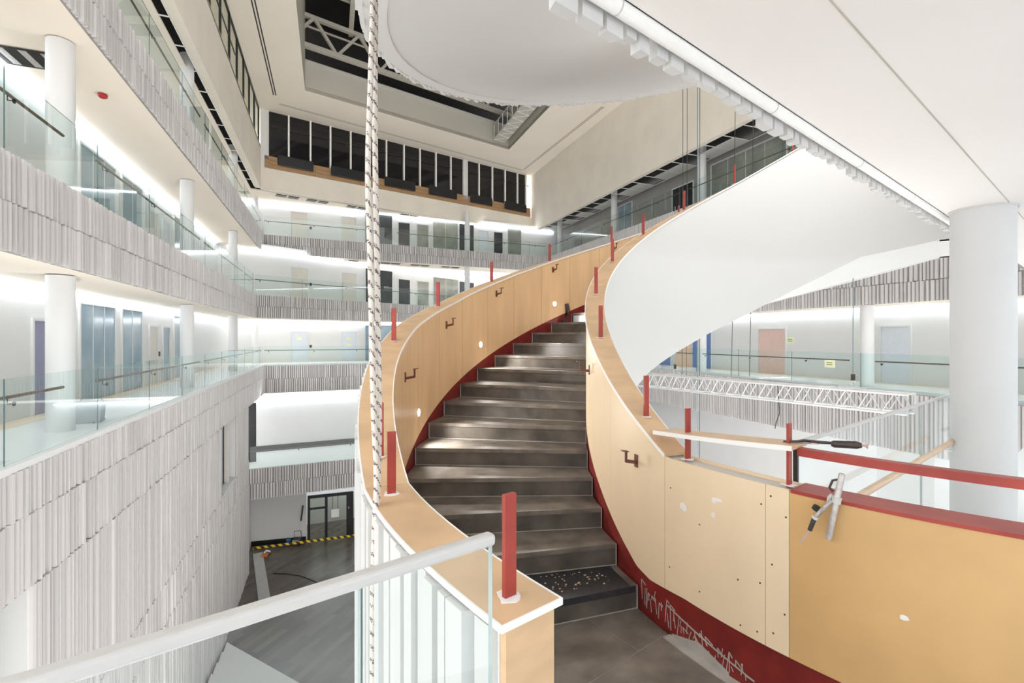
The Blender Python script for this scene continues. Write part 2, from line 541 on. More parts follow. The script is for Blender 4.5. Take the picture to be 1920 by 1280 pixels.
# windows in the tall wall
for wi, (Ya, Yb, lab) in enumerate(((3.2, 6.95, 'recessed window at the lower left corner of the batten wall'), (18.9, 22.1, 'tall narrow window near the far end of the batten wall'))):
    e = empty('window_%d' % (wi + 1), (*Lpt(Ya), -4.66))
    tag(e, lab, 'window', kind='structure')
    inv = e.matrix_world.inverted()
    def ch(o):
        o.parent = e; o.matrix_parent_inverse = Matrix.Translation(-Vector(e.location)); return o
    A, B = Lpt(Ya), Lpt(Yb)
    ch(box('reveal', 'soffit', None, Lpt(Yb - 0.04), B, 0.0, 0.34, -4.66, -1.86))
    ch(box('sill', 'white', None, A, B, -0.02, 0.30, -4.72, -4.62))
    ch(box('pane', 'winpale', None, A, B, 0.30, 0.32, -4.66, -1.86))
    ch(box('frame', 'doorgrey', None, Lpt(Yb - 0.95), Lpt(Yb - 0.82), 0.10, 0.31, -4.66, -1.86))
    ch(box('gasket', 'black', None, Lpt(Yb - 0.98), Lpt(Yb - 0.95), 0.27, 0.31, -4.62, -1.86))

# back side
b6 = fascia('grey batten fascia across the back of the top gallery', e6[1], e6[2], 7.2, 8.38)
battens(b6, e6[1], e6[2], [(7.80, 8.40, 0, 99), (7.18, 7.78, 0, 99)], None)
b5 = fascia('grey batten fascia across the back of the middle gallery', e5[1], e5[2], 2.88, 4.18)
battens(b5, e5[1], e5[2], [(3.55, 4.20, 0, 99), (2.88, 3.53, 0, 99)], None)
b4 = fascia('grey batten fascia across the back of the landing level gallery', e4[1], e4[2], -1.86, -0.12)
battens(b4, e4[1], e4[2], [(-0.95, -0.12, 0, 99), (-1.86, -0.97, 0, 99)], None)
# right side
def sR(poly, Y):
    return (poly[2][1] - Y) / 0.936
r6 = fascia('grey batten fascia along the right edge of the top gallery', e6[2], e6[3], 7.2, 8.38)
battens(r6, e6[2], e6[3], [(7.80, 8.40, 0, 99), (7.18, 7.78, 0, 99)], None)
r5 = fascia('grey batten fascia along the right edge of the middle gallery', e5[2], e5[3], 2.88, 4.18)
battens(r5, e5[2], e5[3], [(3.55, 4.20, 0, 99), (2.88, 3.53, 0, 99)], (sR(e5, 20.0), sR(e5, 13.5)))
r4 = fascia('grey batten fascia along the right edge of the landing level gallery', e4[2], e4[3], -2.0, -0.12)
battens(r4, e4[2], e4[3], [(-2.0, -0.12, 0, 99)], (sR(e4, 22.0), sR(e4, 12.0)))

# ------------------------------------------------------------------ storey below (back bridge and hall)
L3A, L3B = (-14.0 - 2.17 * 1.5, 25.6 - 1.5), (-14.0 + 2.17 * 12, 25.6 + 12)
o = box('floor', 'soffit', None, L3A, L3B, 0.06, 7.0, -5.9, Z3)
tag(o, 'floor of the bridge gallery one storey below the landing', 'floor', kind='structure')
b3 = fascia('grey batten fascia of the bridge gallery below', L3A, L3B, -6.85, -5.27)
battens(b3, L3A, L3B, [(-6.03, -5.25, 0, 99), (-6.87, -6.05, 0, 99)], None)
o = box('wall_back_lower', 'white', None, L3A, L3B, 4.2, 4.4, Z3, -1.86)
tag(o, 'plain white wall behind the bridge gallery below', 'wall', kind='structure')
o = MB(); o.prism([Lpt(25.0, 4.0), Lpt(31.3, 4.0), e4[2], (8, 46), (-22, 46), Lpt(25.0, 9.0)], -1.9, -1.87); o = o.build('ceiling', 'white')
tag(o, 'white soffit under the back gallery at landing level', 'ceiling', kind='structure')
o = box('baseboard_back_lower', 'black', None, L3A, L3B, 4.15, 4.2, Z3, Z3 + 0.35)
tag(o, 'dark skirting along the wall behind the bridge gallery', 'skirting', kind='structure')
# dark doorway at the end of the bridge
o = box('door_1', 'black', None, (-14.95, 27.0), (-14.40, 27.2), 0, 0.1, Z3, -1.95)
tag(o, 'dark opening at the left end of the bridge gallery', 'doorway', kind='structure')

HA, HB = (-18.5, 27.8), (6.0, 39.0)
o = MB(); o.prism([(-24, 12.5), (-24, 50), (30, 50), (30, 22), (2, 22), (2, 12.5)], ZG - 0.2, ZG)
o = o.build('floor', 'plank'); tag(o, 'dark plank floor of the hall at the bottom of the atrium', 'floor', kind='structure')
o = box('wall_back_hall', 'soffit', None, (-18.0, 28.1), (-12.55, 29.5), 0, 0.2, ZG, -6.0)
tag(o, 'light grey wall at the back of the ground hall', 'wall', kind='structure')
o = box('wall_back_hall_far', 'beige', None, (-9.9, 31.0), (14, 42), 0, 0.2, ZG, -6.0)
tag(o, 'brown-grey wall at the far end of the ground hall', 'wall', kind='structure')
o = box('baseboard_back_hall', 'black', None, (-17.9, 28.1), (-12.55, 29.46), -0.04, 0, ZG, ZG + 0.28)
tag(o, 'black skirting along the hall wall', 'skirting', kind='structure')
# white end wall strip that bounds the hall at the left
o = box('wall_left_hall', 'white', None, Lpt(25.3, 4.4), Lpt(29.0, 4.4), 0, 0.15, ZG, -6.0)
tag(o, 'narrow white return wall at the left of the hall', 'wall', kind='structure')
# right side below the landing level
o = box('wall_right_lower', 'white', None, Rpt(42, 2.2), Rpt(3, 2.2), 0, 0.2, ZG, -2.0)
tag(o, 'pale blue-white wall below the right gallery', 'wall', kind='structure')
o = MB(); o.prism([Rpt(42, 1.06), Rpt(3, 1.06), Rpt(3, 2.6), Rpt(42, 2.6)], -2.0, -1.9)
o = o.build('ceiling', 'white'); tag(o, 'white soffit under the right gallery', 'ceiling', kind='structure')

# glazed double door in the hall
DA, DB = Vector((-12.45, 29.45)), Vector((-9.95, 30.35))
e = empty('door_2', (DA.x, DA.y, ZG)); tag(e, 'black framed glazed double door at the back of the hall', 'door', kind='structure')
def under(e, o):
    o.parent = e; o.matrix_parent_inverse = Matrix.Translation(-Vector(e.location)); return o
DL = (DB - DA).length
def dbox(name, m, s0, s1, o0, o1, z0, z1):
    return under(e, box(name, m, None, along(DA, DB, s0), along(DA, DB, s1), o0, o1, ZG + z0, ZG + z1))
dbox('jamb', 'black', 0, 0.14, 0, 0.1, 0, 2.75); dbox('jamb', 'black', DL - 0.42, DL, 0, 0.1, 0, 2.75)
dbox('head', 'black', 0.14, DL - 0.42, 0, 0.1, 2.55, 2.75)
dbox('mullion', 'black', 0.98, 1.14, 0, 0.1, 0, 2.55)
dbox('transom', 'black', 0.14, 0.98, 0.01, 0.09, 1.86, 1.98)
dbox('pane', 'winglass', 0.14, 0.98, 0.04, 0.06, 0.0, 1.86); dbox('pane', 'winglass', 0.14, 0.98, 0.04, 0.06, 1.98, 2.55)
dbox('pane', 'winglass', 1.14, DL - 0.42, 0.04, 0.06, 0.0, 2.55)
for q in (1.42, 1.72): dbox('glazing_bar', 'black', q, q + 0.03, 0.0, 0.04, 1.4, 2.55)
n_ = dbox('notice', 'edge', 1.35, 1.8, -0.01, 0.0, 1.25, 1.75)
dbox('handle', 'alu', DL - 0.3, DL - 0.26, -0.05, 0, 1.7, 1.82)
# lit lobby behind the glazed door
o = box('wall_back_lobby', 'white', None, (-14.5, 31.6), (-8.0, 34.4), 0, 0.1, ZG, -6.9)
tag(o, 'white lobby wall seen through the glazed door', 'wall', kind='structure')
o = box('lobby_light', 'strip', None, (-13.5, 31.2), (-9.0, 33.1), 0, 0.3, -7.1, -7.04)
tag(o, 'light strip in the lobby behind the glazed hall door', 'light')

# white stepped seating beside the tall wall
for i in range(6):
    q0, q1 = Lpt(19.4 - i * 0.85, 3.88), Lpt(13.0, 3.88)
    dd = Vector((3.5, -2.05)).normalized() * 9
    b = MB(); b.prism([q0, q1, (q1[0] + dd.x + 2, q1[1]), (q0[0] + dd.x, q0[1] + dd.y)], ZG if i == 0 else ZG + i * 0.17, ZG + (i + 1) * 0.17)
    o = b.build('seating_step', 'white')
    tag(o, ['lowest', 'second', 'third', 'fourth', 'fifth', 'topmost'][i] + ' white seating step beside the batten wall', 'step', 'white seating steps')

# ------------------------------------------------------------------ top storey: beams, clerestory, roof ceiling
o = box('wall_left_upper', 'beige', None, BEAM[0], BEAM[1], 0, 0.3, 11.05, 13.7); tag(o, 'beige beam wall above the left top gallery', 'wall', kind='structure')
o = box('wall_back_upper', 'beige', None, BEAM[1], BEAM[2], 0, 0.3, 11.05, 12.4); tag(o, 'beige beam wall above the back top gallery', 'wall', kind='structure')
o = box('wall_right_upper', 'beige', None, BEAM[2], BEAM[3], 0, 0.3, 11.05, ZROOF + .1); tag(o, 'tall beige plaster wall at the upper right of the atrium', 'wall', kind='structure')
# back clerestory
A, B = BEAM[1], BEAM[2]
BL = math.hypot(B[0] - A[0], B[1] - A[1])
e = empty('window_3', (A[0], A[1], 12.4)); tag(e, 'long dark strip window with white mullions above the back gallery', 'window', kind='structure')
mx = [502.5, 541.6, 582.5, 620, 658, 693, 725, 758, 788, 818, 846, 873, 899, 924, 948, 971, 987]
ms = [hit(x, A, B) for x in mx]
for i in range(len(ms) - 1):
    under(e, box('pane', 'dglass', None, along(A, B, ms[i] + 0.06), along(A, B, ms[i + 1] - 0.03), 0.16, 0.19, 12.45, ZROOF))
for i, s in enumerate(ms):
    wd = 0.09 if i != 11 else 0.42
    under(e, box('mullion', 'edge' if i != 11 else 'white', None, along(A, B, s - wd / 2), along(A, B, s + wd / 2), 0.0, 0.2, 13.19 if i != 11 else 12.4, ZROOF))
under(e, box('jamb', 'white', None, along(A, B, 0.0), along(A, B, 0.42), 0.0, 0.25, 12.4, ZROOF))
for j in range(3):
    for q in range(7):
        under(e, box('sill_board', 'sillwood', None, along(A, B, 0.2 + q * 3.04), along(A, B, 0.2 + (q + 1) * 3.04 - 0.02), -0.02 + 0.01 * j, 0.15, 12.41 + j * 0.26, 12.41 + (j + 1) * 0.26 - 0.015))
under(e, box('transom', 'black', None, along(A, B, 0.4), along(A, B, BL - 0.2), 0.10, 0.16, 15.1, 15.17))
for i, (xa, xb) in enumerate(((520, 587), (620, 683), (720, 778), (803, 856), (881, 922), (945, 986))):
    s0, s1 = hit(xa, A, B), hit(xb, A, B)
    b = MB(); b.seg(along(A, B, s0), along(A, B, s1), -0.14, -0.03, 12.68, 13.35)
    o = b.build('window_blind', 'black')
    md = o.modifiers.new('bevel', 'BEVEL'); md.width = 0.05; md.segments = 2
    tag(o, ['first', 'second', 'third', 'fourth', 'fifth', 'sixth'][i] + ' black rolled blind from the left below the dark strip window', 'blind', 'black blinds under the strip window')
# left clerestory
A, B = BEAM[0], BEAM[1]
e = empty('window_4', (A[0], A[1], 13.7)); tag(e, 'pale clerestory glazing with thin black bars above the left beam', 'window', kind='structure')
ys = [30.15 - 1.75 * i for i in range(14)]
for i in range(len(ys) - 1):
    under(e, box('pane', 'winglass', None, Lpt(ys[i + 1] + 0.03), Lpt(ys[i] - 0.03), 0.13, 0.15, 13.72, ZROOF - 0.05))
for y in ys:
    under(e, box('glazing_bar', 'black', None, Lpt(y - 0.03), Lpt(y + 0.03), 0.08, 0.16, 13.72, ZROOF))
under(e, box('bottom_rail', 'black', None, Lpt(7), Lpt(30.15), 0.08, 0.16, 13.7, 13.76))
under(e, box('top_rail', 'black', None, Lpt(7), Lpt(30.15), 0.08, 0.16, ZROOF - 0.06, ZROOF))
under(e, box('middle_rail', 'black', None, Lpt(7), Lpt(22.8), 0.10, 0.14, 15.0, 15.03))
o = box('wall_left_clerestory', 'beige', None, Lpt(1, 6.4), Lpt(32, 6.4), 0, 0.1, 13.0, ZROOF); tag(o, 'pale room wall seen through the left clerestory', 'wall', kind='structure')
o = MB(); o.prism([Lpt(1), Lpt(32), Lpt(32, 6.6), Lpt(1, 6.6)], 13.55, 13.68); o = o.build('floor', 'beige'); tag(o, 'floor behind the left clerestory', 'floor', kind='structure')

o = box('light_strip', 'strip', None, Lpt(6, 5.9), Lpt(30, 5.9), 0, 0.06, ZROOF - .2, ZROOF - .14); tag(o, 'added light strip in the room behind the left clerestory', 'light', 'corridor light strips')  # unseen lamp, added to brighten what shows through the clerestory glass
# roof ceiling with the rectangular skylight opening
OBL, OBR = Vector((-12.0, 28.05)), Vector((-0.25, 36.9))
dR = Vector((0.352, -0.936))
OFL, OFR = OBL + dR * 26, OBR + dR * 34
b = MB()
q0, q1, q2, q3 = [Vector(p) for p in miter(BEAM, 0.3)]
x0, x3 = Vector(Lpt(1, 8.0)), Vector(Rpt(2, 2.0))
b.prism([tuple(Lpt(1, 7)), tuple(Lpt(33, 7)), tuple(OBL), tuple(OFL)], ZROOF, ZROOF + .25)
b.prism([tuple(Lpt(33, 7)), (4.0, 46.2), tuple(OBR), tuple(OBL)], ZROOF, ZROOF + .25)
b.prism([(4.0, 46.2), tuple(x3), tuple(OFR), tuple(OBR)], ZROOF, ZROOF + .25)
o = b.build('ceiling', 'warmceil'); tag(o, 'cream roof ceiling around the skylight opening', 'ceiling', kind='structure')
o = box('wall_skylight_back', 'sage', None, OBL, OBR, 0.0, 0.2, ZROOF + .02, 17.9); tag(o, 'grey-green back wall of the skylight recess', 'wall', kind='structure')
o = box('wall_skylight_left', 'sage', None, OFL, OBL, 0.0, 0.2, ZROOF + .02, 21.6); tag(o, 'grey-green left wall of the skylight recess', 'wall', kind='structure')
o = box('wall_skylight_right', 'sage', None, OBR, OFR, 0.0, 0.2, ZROOF + .02, 21.6); tag(o, 'grey-green right wall of the skylight recess', 'wall', kind='structure')
o = MB(); o.prism([tuple(OFL + Vector((-3, -3))), tuple(OBL + Vector((-3, 3))), tuple(OBR + Vector((6, 6))), tuple(OFR + Vector((8, -3)))], 21.6, 21.7)
o = o.build('window_5', 'roofglass'); tag(o, 'dark night-time skylight glazing above the steel trusses', 'skylight', kind='structure')
o = box('wall_skylight_beyond', 'void', None, along(OBL, OBR, -8), along(OBL, OBR, 26), 2.6, 2.7, 16.2, 21.6); tag(o, 'dark roof space behind the skylight trusses', 'wall', kind='structure')
# curtain track on the back recess wall
o = box('trim_21', 'rail', None, along(OBL, OBR, 0.1), along(OBL, OBR, 14.2), -0.10, -0.0, 17.72, 17.80); tag(o, 'white track along the top of the skylight recess wall', 'track', kind='structure')

# steel trusses
def truss(label, A, B, z0, z1, bays, w=0.2):
    e = empty('roof_truss', (A[0], A[1], z0)); tag(e, label, 'truss', 'steel trusses in the skylight')
    A = Vector(A); B = Vector(B)
    for z, ww in ((z0, w * 1.3), (z1, w * 1.1), ((z0 * 0.35 + z1 * 0.65), w * 0.4)):
        m_ = MB(); m_.bar((A.x, A.y, z), (B.x, B.y, z), ww, ww); under(e, m_.build('chord', 'steel'))
    for i in range(bays):
        a = A.lerp(B, i / bays); c = A.lerp(B, (i + 0.5) / bays); d = A.lerp(B, (i + 1) / bays)
        for p, q in ((a, c), (d, c)):
            m_ = MB(); m_.bar((p.x, p.y, z0), (q.x, q.y, z1), w * 0.8, w * 0.8); under(e, m_.build('diagonal', 'steel'))
    return e
off = lambda P, k: P + Vector((0.602, -0.798)) * k
truss('cream steel truss along the back of the skylight, nearest the recess wall', off(OBL, 0.7) + Vector((-.8, -.6)), off(OBR, 0.7), 18.3, 20.0, 6)
for i, t in enumerate((0.18, 0.46, 0.74)):
    a = OBL.lerp(OBR, t)
    bb = a + dR * 22
    m_ = MB(); m_.bar((a.x, a.y, 20.3), (bb.x, bb.y, 20.3), 0.26, 0.34)
    o = m_.build('roof_beam', 'steel'); tag(o, ('leftmost', 'middle', 'rightmost')[i] + ' cream roof beam running under the dark skylight', 'beam', 'roof beams under the skylight')
for i in range(4):
    a = OBL + dR * (2.6 + 2.6 * i) + Vector((-1, -.7)); bb = OBR + dR * (2.6 + 2.6 * i)
    m_ = MB(); m_.bar((a.x, a.y, 20.62), (bb.x, bb.y, 20.62), 0.18, 0.22)
    o = m_.build('roof_purlin', 'steel'); tag(o, ('first', 'second', 'third', 'fourth')[i] + ' cross purlin from the back of the dark skylight', 'beam', 'purlins under the skylight')
# catwalk hanging in the right back corner of the opening
e = empty('catwalk', (OBR.x, OBR.y, 16.3)); tag(e, 'white lattice catwalk in the right back corner of the skylight', 'catwalk')
c0 = OBR + dR * 0.5 + Vector((-1.25, -.6)); c1 = c0 + dR * 11
side = Vector((-0.78, -0.59))
for k in (0, 1.0):
    for z in (16.45, 17.5):
        p, q = c0 + side * -k, c1 + side * -k
        m_ = MB(); m_.bar((p.x, p.y, z), (q.x, q.y, z), 0.06); under(e, m_.build('rail', 'rail'))
m_ = MB(); p0, p1 = c0, c0 - side * 1.0; p2, p3 = c1 - side * 1.0, c1
m_.prism([tuple(p0), tuple(p1), tuple(p2), tuple(p3)], 16.40, 16.43); under(e, m_.build('deck', 'steel'))
for i in range(12):
    p = c0 + dR * (i * 0.95); q = p - side
    m_ = MB(); m_.bar((p.x, p.y, 16.42), (q.x, q.y, 16.42), 0.05); under(e, m_.build('rung', 'edge'))
    for w_ in (p, q):
        m_ = MB(); m_.bar((w_.x, w_.y, 16.42), (w_.x, w_.y, 17.5), 0.045); under(e, m_.build('post', 'edge'))
    q2 = q + dR * 0.95
    m_ = MB(); m_.bar((p.x, p.y, 16.40), (q2.x, q2.y, 16.40), 0.03); under(e, m_.build('brace', 'edge'))

# dark slot diffusers in the roof ceiling
def slot(label, A, B, n=2, w=0.045):
    global sn
    for j in range(n):
        d = (Vector(B) - Vector(A)).normalized(); nn = Vector((-d.y, d.x)) * (j * 0.13)
        b = MB(); b.seg(Vector(A) + nn, Vector(B) + nn, -w / 2, w / 2, ZROOF - 0.006, ZROOF + 0.01)
        o = b.build('trim_%d' % sn, 'black'); sn += 1
        tag(o, label + (' inner line' if j else ' outer line'), 'slot', kind='structure')
sn = 30
slot('black ceiling slot along the left clerestory', Lpt(8, 3.0), Lpt(28.6, 3.0), 2, 0.06)
slot('thin ceiling slot along the back strip window', Vector(Lpt(29.6, 2.9)), (0.9, 41.3), 2, 0.02)
slot('ceiling slot along the right beige wall', (0.95, 41.2), Rpt(30.0, -0.95), 2, 0.035)

# ------------------------------------------------------------------ top gallery open ceiling grid
def tgrid(label, A, B, s0, s1, step, w0, w1):
    e = empty('ceiling_grid', (A[0], A[1], 11.08)); tag(e, label, 'ceiling grid')
    s = s0
    d = (Vector(B) - Vector(A)).normalized(); n = Vector((-d.y, d.x))
    while s < s1:
        p = Vector(along(A, B, s)); m_ = MB()
        m_.bar((*(p + n * w0), 11.1), (*(p + n * w1), 11.1), 0.035, 0.03); under(e, m_.build('grid_bar', 'edge')); s += step
    for w in (w0 + .02, w1):
        p, q = Vector(along(A, B, s0)) + n * w, Vector(along(A, B, s1)) + n * w
        m_ = MB(); m_.bar((*p, 11.1), (*q, 11.1), 0.03, 0.03); under(e, m_.build('grid_rail', 'edge'))
    return e
tgrid('white grid bars across the black ceiling gap beside the left beam', BEAM[0], BEAM[1], sY(7), sY(30.1), 1.55, 0.32, 0.64)
tgrid('white grid bars across the black ceiling gap beside the back beam', BEAM[1], BEAM[2], 0.3, 21.3, 1.9, 0.32, 0.64)
gR = tgrid('white grid bars across the open ceiling of the right top gallery', BEAM[2], BEAM[3], 0.4, 33, 1.2, 0.32, 2.0)
# loose tiles on the right grid
tiles = [(1.7, 2.8, .9, 1.9), (4.1, 5.2, 1.0, 2.0), (6.5, 7.6, .9, 2.0), (8.9, 11.2, 1.1, 2.0), (12.5, 14.8, .9, 2.0), (16, 18.4, 1.0, 2.0), (19.6, 22, 1.0, 2.0), (23.2, 26.8, .9, 2.0), (28, 31.5, 1.0, 2.0)]
for a, c, w0, w1 in tiles:
    under(gR, box('ceiling_tile', 'soffit', None, along(BEAM[2], BEAM[3], a), along(BEAM[2], BEAM[3], c), w0, w1, 11.09, 11.11))
# open metal cassettes in the back corridor ceilings
def cassette(label, A, B, s, w, z):
    e = empty('ceiling_cassette', (*along(A, B, s), z)); tag(e, label, 'ceiling cassette', 'open ceiling cassettes along the back')
    for k in range(2):
        a, c = s + k * 0.75, s + k * 0.75 + 0.68
        under(e, box('tray', 'void', None, along(A, B, a), along(A, B, c), w, w + 0.6, z - 0.012, z + 0.0))
        for q in (0.2, 0.4):
            under(e, box('bar', 'rail', None, along(A, B, a), along(A, B, c), w + q - .02, w + q + .02, z - 0.03, z - 0.013))
        under(e, box('frame', 'edge', None, along(A, B, a - .03), along(A, B, a + .02), w, w + 0.6, z - 0.03, z - 0.012))
for i, s in enumerate((1.0, 2.9, 5.6, 9.6, 11.6, 15.2, 18.6)):
    cassette('%s open ceiling cassette from the left above the back top gallery' % ['first', 'second', 'third', 'fourth', 'fifth', 'sixth', 'seventh'][i], BEAM[1], BEAM[2], s, 0.75, 11.08)
for i, s in enumerate((2.3, 4.6, 7.6, 9.8, 12.2)):
    cassette('%s open ceiling cassette from the left above the back middle gallery' % ['first', 'second', 'third', 'fourth', 'fifth'][i], e6[1], e6[2], s, 0.9, 7.2)
# ceiling openings in the left wing
e = empty('ceiling_opening', (*Lpt(9.3, 4.95), 7.2)); tag(e, 'black rectangular opening in the cream ceiling behind the first left column', 'ceiling opening')
A, B = Lpt(9.35, 4.95), Lpt(10.05, 4.95)
under(e, box('void', 'void', None, A, B, 0, 1.13, 7.194, 7.2))
for k in range(3):
    under(e, box('duct', 'gunmetal', None, along(A, B, .06), along(A, B, .68), 0.15 + .34 * k, 0.28 + .34 * k, 7.188, 7.194))
# fire alarm on the ceiling
m_ = MB(); p = Lpt(10.9, 4.8); m_.tube([(p[0], p[1], 7.2), (p[0], p[1], 7.15), (p[0], p[1], 7.12)], [0.09, 0.09, 0.05], 14)
o = m_.build('fire_alarm', 'alarm', smooth=True); tag(o, 'small red fire alarm beacon on the cream ceiling', 'alarm')
for i, (Y, p_, z) in enumerate(((7.2, 4.6, 7.2), (9.4, 4.6, 2.87), (19.5, 4.8, 2.87), (25.5, 4.9, 2.87))):
    m_ = MB(); p = Lpt(Y, p_); m_.tube([(p[0], p[1], z), (p[0], p[1], z - 0.03), (p[0], p[1], z - 0.06)], [0.05, 0.05, 0.02], 10)
    o = m_.build('smoke_detector', 'rail', smooth=True); tag(o, ['smoke detector on the cream ceiling near the first left column', 'smoke detector on the white soffit beside the first left column', 'smoke detector on the white soffit beyond the second left column', 'smoke detector on the white soffit near the back corner'][i], 'detector')

# ------------------------------------------------------------------ corridor light strips
for k in (4, 5, 6):
    w = WALL[k]
    for i, side in enumerate(('left', 'back', 'right')):
        if k == 6 and side == 'right': continue
        LW = math.hypot(w[i + 1][0] - w[i][0], w[i + 1][1] - w[i][1])
        o = box('light_strip', 'strip', None, along(w[i], w[i + 1], .6), along(w[i], w[i + 1], LW - .6), -0.12, -0.02, CEILZ[k] - 0.06, CEILZ[k] - 0.015)
        tag(o, 'bright light strip at the top of the %s corridor wall of the %s' % (side, lvl_words[k]), 'light', 'corridor light strips')
o = box('light_strip', 'strip', None, along(L3A, L3B, 1.0), along(L3A, L3B, 14), 4.0, 4.15, -1.98, -1.93)
tag(o, 'bright light strip above the white wall of the bridge gallery below', 'light', 'corridor light strips')

# ------------------------------------------------------------------ columns
def column(label, x, y, z0, z1, r=0.21):
    m_ = MB(); m_.tube([(0, 0, 0), (0, 0, z1 - z0)], r, 40)
    o = m_.build('column', 'white'); o.location = (x, y, z0); smooth_by_angle(o)
    return tag(o, label, 'column', 'round white columns')
ordn = ['nearest', 'second', 'third', 'farthest']
for i, Y in enumerate((8.97, 16.9, 24.9, 32.2)):
    p = Lpt(Y, 4.68)
    for k in (4, 5, 6):
        column('%s round white column of the left side on the %s' % (ordn[i], lvl_words[k]), p[0], p[1], TOPZ[k], (CEILZ[k] if k < 6 else 11.6))
for i, Y in enumerate((17.25, 24.9, 32.6, 40.3)):
    for k in (4, 5, 6):
        column('%s round white column of the right side on the %s' % (ordn[i], lvl_words[k]), 19.15 - 0.376 * Y, Y, TOPZ[k], (CEILZ[k] if k < 6 else 11.6))
bk = miter(e6, 0.75)
for i, x in enumerate((697, 876)):
    for k in (4, 5, 6):
        p = along(bk[1], bk[2], hit(x, bk[1], bk[2]))
        column('%s round white column of the back side on the %s' % (('left', 'right')[i], lvl_words[k]), p[0], p[1], TOPZ[k], (CEILZ[k] if k < 6 else 11.6))
NC = column('large round white column close by on the right', 4.125, 4.24, 0, 2.85, 0.215)
m_ = MB(); m_.tube([(4.125, 4.24, 2.835), (4.125, 4.24, 2.85)], 0.228, 40); m_.build('collar', 'soffit', NC).matrix_parent_inverse = Matrix.Translation((-4.125, -4.24, 0))

# ------------------------------------------------------------------ glass balustrades of the galleries
def balustrade(label, A, B, z, s0, s1, step, gaps, hz=0.9):
    """panes standing on the slab edge, dark handrail on the corridor side"""
    e = empty('glass_balustrade', (*along(A, B, s0), z)); tag(e, label, 'balustrade', 'glass balustrades of the galleries')
    s = s0
    while s < s1 - 0.3:
        t = min(s + step, s1)
        pane(e, 'glass', along(A, B, s + 0.006), along(A, B, t - 0.006), 0.037, 0.050, z - 0.06, z + 1.17)
        s = t
    for a, c in gaps:
        if c <= s0 or a >= s1: continue
        d = (Vector(B) - Vector(A)).normalized(); n = Vector((-d.y, d.x))
        p, q = Vector(along(A, B, max(a, s0))) + n * 0.13, Vector(along(A, B, min(c, s1))) + n * 0.13
        m_ = MB(); m_.tube([(*p, z + hz), (*q, z + hz)], 0.024, 10)
        h = under(e, m_.build('handrail', 'oak', smooth=False))
        t = max(a, s0) + 0.25
        while t < min(c, s1):
            p = Vector(along(A, B, t)); m_ = MB()
            m_.tube([(*(p + n * 0.04), z + hz - .09), (*(p + n * 0.13), z + hz - .09), (*(p + n * 0.13), z + hz - .01)], 0.008, 6)
            m_.disc((*(p + n * 0.052), z + hz - .09), (n.x, n.y, 0), 0.035, 0.012, 12)
            o = m_.build('bracket', 'black', h)
            t += step
    return e
for k in (4, 5, 6):
    E_ = EDGE[k]
    colS = [(Y - 1.0) / 0.936 for Y in (8.97, 16.9, 24.9, 32.2)]
    LL = math.hypot(E_[1][0] - E_[0][0], E_[1][1] - E_[0][1])
    st = (6.5 - 1.0) / 0.936 - 2.78
    gaps = [(st, colS[0] - 0.9), (colS[0] + 0.35, colS[1] - 0.3), (colS[1] + 0.35, colS[2] - 0.3), (colS[2] + 0.35, LL - 0.2)]
    balustrade('glass balustrade along the left edge of the ' + lvl_words[k], E_[0], E_[1], TOPZ[k], st, LL - 0.05, 2.78, gaps)
    LB_ = math.hypot(E_[2][0] - E_[1][0], E_[2][1] - E_[1][1])
    balustrade('glass balustrade across the back of the ' + lvl_words[k], E_[1], E_[2], TOPZ[k], 0.05, LB_ - 0.05, 2.75, [(0.0, 8.2), (8.6, LB_ - 0.2)])
    LR = math.hypot(E_[3][0] - E_[2][0], E_[3][1] - E_[2][1])
    cR = [(E_[2][1] - Y) / 0.936 for Y in (40.3, 32.6, 24.9, 17.25)]
    gaps = [(0.2, cR[1] - 0.35), (cR[1] + 0.35, cR[2] - 0.35), (cR[2] + 0.35, cR[3] - 0.4), (cR[3] + 0.5, LR)]
    balustrade('glass balustrade along the right edge of the ' + lvl_words[k], E_[2], E_[3], TOPZ[k], 0.05, LR - 0.1, 2.75, gaps)
balustrade('glass balustrade of the bridge gallery below', L3A, L3B, Z3, 0.3, 18, 2.75, [(0.3, 18)])

